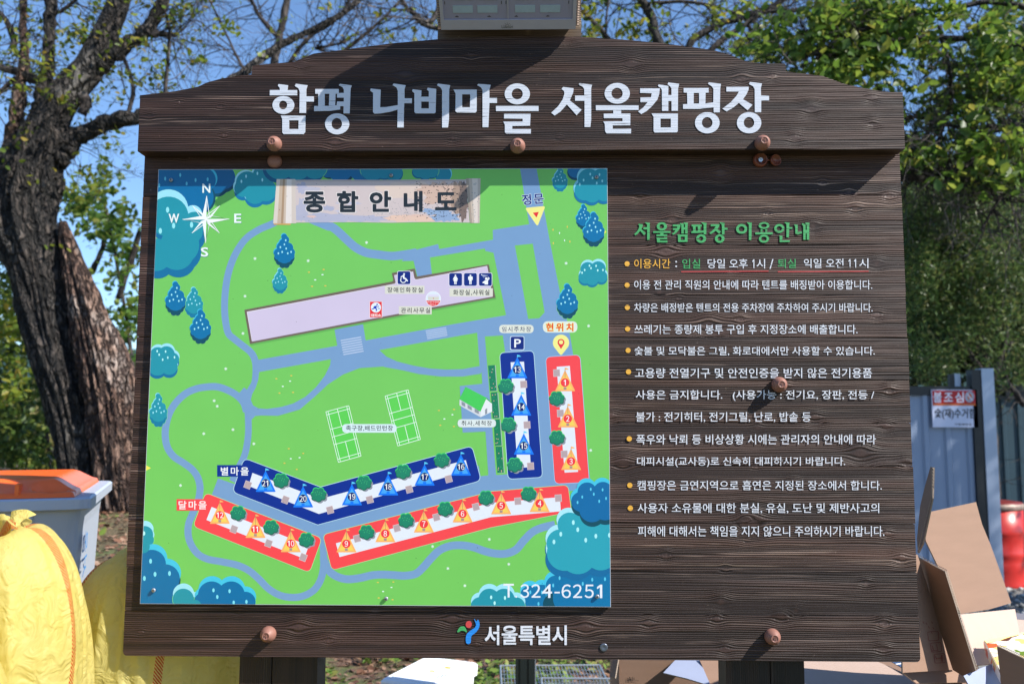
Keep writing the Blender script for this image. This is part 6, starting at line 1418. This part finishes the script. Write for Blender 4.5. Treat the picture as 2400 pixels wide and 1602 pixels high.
# small brown carton in front, bottom right, and loose flap
bC = empty('cardboard_box', (1.62, .05, .75), label='small brown carton with torn edge in the bottom right corner', cat='cardboard box')
card('c', bC, [a7(602, 1382, .14), a7(735, 1442, .06), a7(760, 1640, .06), a7(632, 1640, .12)], kid='side_panel'); flute(bC, a7(604, 1381, .136), a7(735, 1441, .056), n=16)
bD = empty('cardboard_box', (1.3, .25, .75), label='pale open carton under the pile with a torn yellow edged flap', cat='cardboard box')
card('d', bD, [a7(430, 1532, .20), a7(470, 1512, .24), a7(575, 1470, .34), a7(632, 1565, .26), a7(640, 1620, .24), a7(480, 1620, .16)], CW, kid='flap')
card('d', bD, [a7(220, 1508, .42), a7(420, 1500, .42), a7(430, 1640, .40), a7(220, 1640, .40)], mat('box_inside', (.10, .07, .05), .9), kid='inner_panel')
# pale carton right of the right post
c9 = crop(1420, 1530, 800/2349.0)
bE = empty('cardboard_box', (.98, .2, .78), label='pale carton lid with a black number code beside the right post', cat='cardboard box')
def p9(x, y, Y): q = c9([(x, y)])[0]; return pt(q[0], q[1], Y)
card('e', bE, [p9(1340, 50, .60), p9(1860, 60, .62), p9(2145, 182, .34), p9(2190, 340, .14), p9(1330, 340, .12)], CBL, kid='lid_panel')
card('e', bE, [p9(1860, 60, .615), p9(1960, 66, .60), p9(2146, 176, .345), p9(2148, 186, .335)], CB, kid='folded_edge'); flute(bE, p9(1862, 56, .61), p9(2148, 180, .336), n=30)
card('e', bE, [p9(1960, 62, .70), p9(2060, 62, .70), p9(2035, 104, .64), p9(1965, 66, .66)], mat('white_board', (.75, .77, .85), .7), kid='torn_flap')
V, F, _ = text_tris('0800782960077', 0, 1.0); mb = MB()
def lid_p(u, v):      # along the lid's left edge
    x = 1375+(1385-1430)*v*0+ (1-u)*48+ (v)*-22; y = 60+150*v
    return x, y
a_, b_, c_ = [Vector(p) for p in (p9(1340, 50, .60), p9(1860, 60, .62), p9(1330, 340, .12))]; nrm = (b_-a_).cross(c_-a_).normalized(); nrm = -nrm if nrm.z < 0 else nrm
def on_lid(x, y):
    q = c9([(x, y)])[0]; v = Vector(pt(*q, 0.0))-Vector(CAMP); C_0 = Vector(CAMP); t = (a_-C_0).dot(nrm)/v.dot(nrm); return C_0+v*t+nrm*.0012
mb.add([on_lid(1432-22*u-26*(1-v), 60+150*u+4*(1-v)) for u, v in V], F); o = mb.build('printed_code', mat('black_ink', (.02, .02, .025), .6), bE); o.matrix_parent_inverse = Matrix.Translation(-bE.location)
carton(.80, .16, .99, .50, .70, 'closed carton under the pale lid right of the right post')
# carton left of the right post
c0 = p9(90, 45, 1.15); c1_ = p9(880, 45, 1.15)
bB = carton(c0[0], 1.15, c1_[0], 1.55, c0[2]-.0, 'tan carton standing on the ground left of the right post')
bB.children[0].data.materials[0] = CB
card('b', bB, [p9(395, 140, .98), p9(470, 60, 1.12), p9(520, 20, 1.12), p9(640, 40, 1.10), p9(722, 230, .90), p9(560, 180, .94)], CW, kid='shaded_flap'); card('b', bB, [p9(640, 40, 1.08), p9(840, 40, 1.10), p9(828, 130, 1.0), p9(760, 240, .92), p9(722, 230, .95)], CB, kid='flap')  # grey-blue flap of the tan carton: its shadow is put into the colour
card('b', bB, [p9(55, 40, 1.2), p9(92, 40, 1.145), p9(70, 172, 1.10), p9(30, 160, 1.14)], CB, kid='flap')
for o in bB.children: 
    if o.name.startswith(('shaded_flap', 'flap')) and o.matrix_parent_inverse != Matrix.Identity(4): pass
mb = MB()
for i, (x, h) in enumerate(((150, 22), (160, 30), (170, 26), (182, 30), (192, 24), (205, 10), (218, 8))): mb.add([p9(x, 190-h, 1.146), p9(x+4, 190-h, 1.146), p9(x+4, 190, 1.146), p9(x, 190, 1.146)], [(0, 3, 2, 1)])
o = mb.build('ink_mark', mat('black_ink', (.02, .02, .025), .6), bB); o.matrix_parent_inverse = Matrix.Translation(-bB.location)

# ------------------------------------------------------------ fences, sign, drum
FP = mat('fence_sheet_grey', '#8593AA', .45, .4, var=.06, vscale=3); FR_ = mat('fence_frame_black', (.006, .008, .012), .45, .5); FT = mat('fence_sheet_teal', (.020, .050, .070), .5, .4, var=.1, vscale=2); FS = mat('fence_post_silver_sheen', '#9AA6BC', .35, .5, metal=.3)
def ribbed(name, x0, x1, y, z0, z1, m, root, pitch=.20):
    P = []; x = x0
    while x < x1:
        for dx, dy in ((0, 0), (.10, 0), (.115, -.022), (.155, -.022), (.17, 0)):
            if x+dx <= x1: P.append((x+dx, y+dy))
        x += pitch
    V = [(a, b, z) for z in (z0, z1) for a, b in P]; n = len(P); F = [(i, i+1, n+i+1, n+i) for i in range(n-1)]
    V += [(a, b+.004, z) for z in (z0, z1) for a, b in P]; F += [(2*n+i, 3*n+i, 3*n+i+1, 2*n+i+1) for i in range(n-1)]
    return mesh_obj(name, V, F, m, root)
YF = 5.5; fz = pt(2200, 905, YF)[2]; fzb = pt(2200, 926, YF)[2]; fx1 = pt(2290, 1000, YF)[0]; fx0 = .9
fe = empty('metal_fence', label='grey ribbed sheet metal fence with a black top rail', cat='fence')
xs_ = list(np.linspace(fx0, fx1, 5))
for a, b in zip(xs_[:-1], xs_[1:]): ribbed('sheet_panel', a+.002, b-.002, YF, ground_z((a+b)/2, YF)-.05, fzb+.01, FP, fe)
mb = MB(); mb.box((fx0, YF-.03, fzb), (fx1+.10, YF+.05, fz)); mb.build('top_rail', FR_, fe)
mb = MB(); a = pt(2232, 890, YF+.1)[0]; mb.box((a-.045, YF+.06, 0), (a+.0, YF+.10, pt(2240, 876, YF+.06)[2])); mb.build('back_post', FR_, fe)
mb = MB(); mb.box((a+.0005, YF+.055, 1.5), (a+.055, YF+.10, pt(2240, 875, YF+.055)[2])); mb.build('back_post_face', FS, fe)
mb = MB(); a = pt(2283, 1000, YF-.05)[0]; b = pt(2305, 1000, YF-.05)[0]; c = pt(2334, 1000, YF-.05)[0]; zt2 = pt(2300, 863, YF-.05)[2]
mb.box((a, YF-.05, 0), (b, YF+.05, zt2-.012)); mb.build('corner_post', FR_, fe)
mb = MB(); mb.box((b+.0005, YF-.06, 0), (c, YF+.05, zt2)); mb.build('corner_post_sheen', FS, fe)  # pale face: the black post's silver sheen put into colour
fe2 = empty('metal_fence', label='dark teal sheet metal fence behind the red drum', cat='fence'); Y2 = 8.6; z2 = pt(2390, 903, Y2)[2]; z2b = pt(2390, 934, Y2)[2]
x0_ = pt(2290, 1000, Y2)[0]
for i in range(4): ribbed('sheet_panel', x0_+i*1.4, x0_+i*1.4+1.395, Y2, .0, z2b+.01, FT, fe2)
mb = MB(); mb.box((x0_, Y2-.05, z2b), (x0_+5.6, Y2+.05, z2)); mb.build('top_rail', FR_, fe2)
s1 = crop(2160, 860, 240/2349.0)
sg = empty('warning_sign', pt(2230, 960, YF-.07), label='red and white Korean fire caution sign on the grey fence', cat='sign')
def spar(o): o.matrix_parent_inverse = Matrix.Translation(-sg.location); return o
YS = YF-.05
c_tl, c_br = pt(*s1([(225, 515)])[0], YS), pt(*s1([(1305, 1380)])[0], YS)
mb = MB(); mb.box((c_tl[0], YS, c_br[2]), (c_br[0], YS+.012, c_tl[2])); spar(mb.build('sign_plate', mat('sign_white', '#C9CEE4', .4), sg))
zm = pt(*s1([(700, 880)])[0], YS)[2]; zo = pt(*s1([(700, 835)])[0], YS)[2]
mb = MB(); mb.box((c_tl[0]+.006, YS-.001, zo), (c_br[0]-.016, YS-.0002, c_tl[2]-.008)); spar(mb.build('red_band', mat('sign_red', '#B8242A', .4), sg))
mb = MB(); mb.box((c_tl[0]+.006, YS-.001, zm), (c_br[0]-.016, YS-.0002, zo-.0005)); spar(mb.build('orange_band', mat('sign_orange', '#D0692E', .4), sg))
mb = MB()
for chh, q in (('불', (275, 575, 460, 805)), ('조', (520, 590, 715, 785)), ('심', (775, 575, 965, 805))): put_text(mb, chh, s1(rect(*q)), YS-.002, 0, .03)
spar(mb.build('sign_heading', mat('sign_letter_white', '#E6E4F0', .4), sg))
mb = MB(); put_text(mb, '숯(재)수거함', s1([(300, 940), (1245, 950), (1245, 1205), (305, 1190)]), YS-.002, 0, .022)
put_text(mb, '서울캠핑장', s1([(750, 1280), (1150, 1288), (1150, 1340), (752, 1328)]), YS-.002, 0, .014); spar(mb.build('sign_text', mat('black_ink', (.02, .02, .025), .6), sg))
mb = MB(); mb.prism([[(p[0], p[2]) for p in pts(s1(ell(1098, 680, 108, 128)), YS)]], YS-.002, YS-.0011); spar(mb.build('fire_symbol', mat('sign_grey', '#A9A7B4', .4), sg))
mb = MB(); mb.prism([[(p[0], p[2]) for p in pts(s1([(1095, 590), (1140, 640), (1160, 720), (1130, 700), (1110, 660), (1100, 690), (1085, 760), (1050, 700), (1065, 650), (1075, 620)]), YS)]], YS-.003, YS-.0021); spar(mb.build('flame', mat('sign_orange', '#D0692E', .4), sg))
mb = MB(); L_, R_ = offset_stroke(s1([(1030, 600), (1165, 760)]), 2.2); mb.prism([[(p[0], p[2]) for p in pts([L_[0], L_[1], R_[1], R_[0]], YS)]], YS-.0035, YS-.0031); spar(mb.build('strike_bar', mat('sign_letter_white', '#E6E4F0', .4), sg))
RDM = mat('drum_red', (.50, .025, .02), .35, .5, var=.2, vscale=8); dc = (at_d(2314, 9.1), 6.6, ground_z(5.1, 6.6)+.03)
dr = empty('steel_drum', dc, label='red steel drum standing on the gravel by the fence corner post', cat='drum'); mb = MB()
pr = [(.28, 0), (.29, .01), (.285, .03), (.285, .16), (.293, .20), (.285, .24), (.285, .30), (.297, .325), (.285, .35), (.285, .52), (.297, .545), (.285, .57), (.285, .77)]
mb.lathe((0, 0, 0), pr, 40, axis=(0, 0, 1)); mb.build('drum_body', RDM, dr, smooth=True)
mb = MB(); mb.lathe((0, 0, .7705), [(.289, 0), (.296, .01), (.296, .055), (.288, .06)], 40, axis=(0, 0, 1)); mb.build('rim_band', mat('worn_band', (.30, .22, .18), .5, .4, var=.6, vscale=30, metal=.3), dr, smooth=True)
mb = MB(); mb.lathe((0, 0, .831), [(.285, 0), (.283, .008), (.2, .02), (.02, .022)], 40, axis=(0, 0, 1)); mb.build('drum_lid', mat('drum_red_dark', (.16, .02, .018), .4), dr, smooth=True)
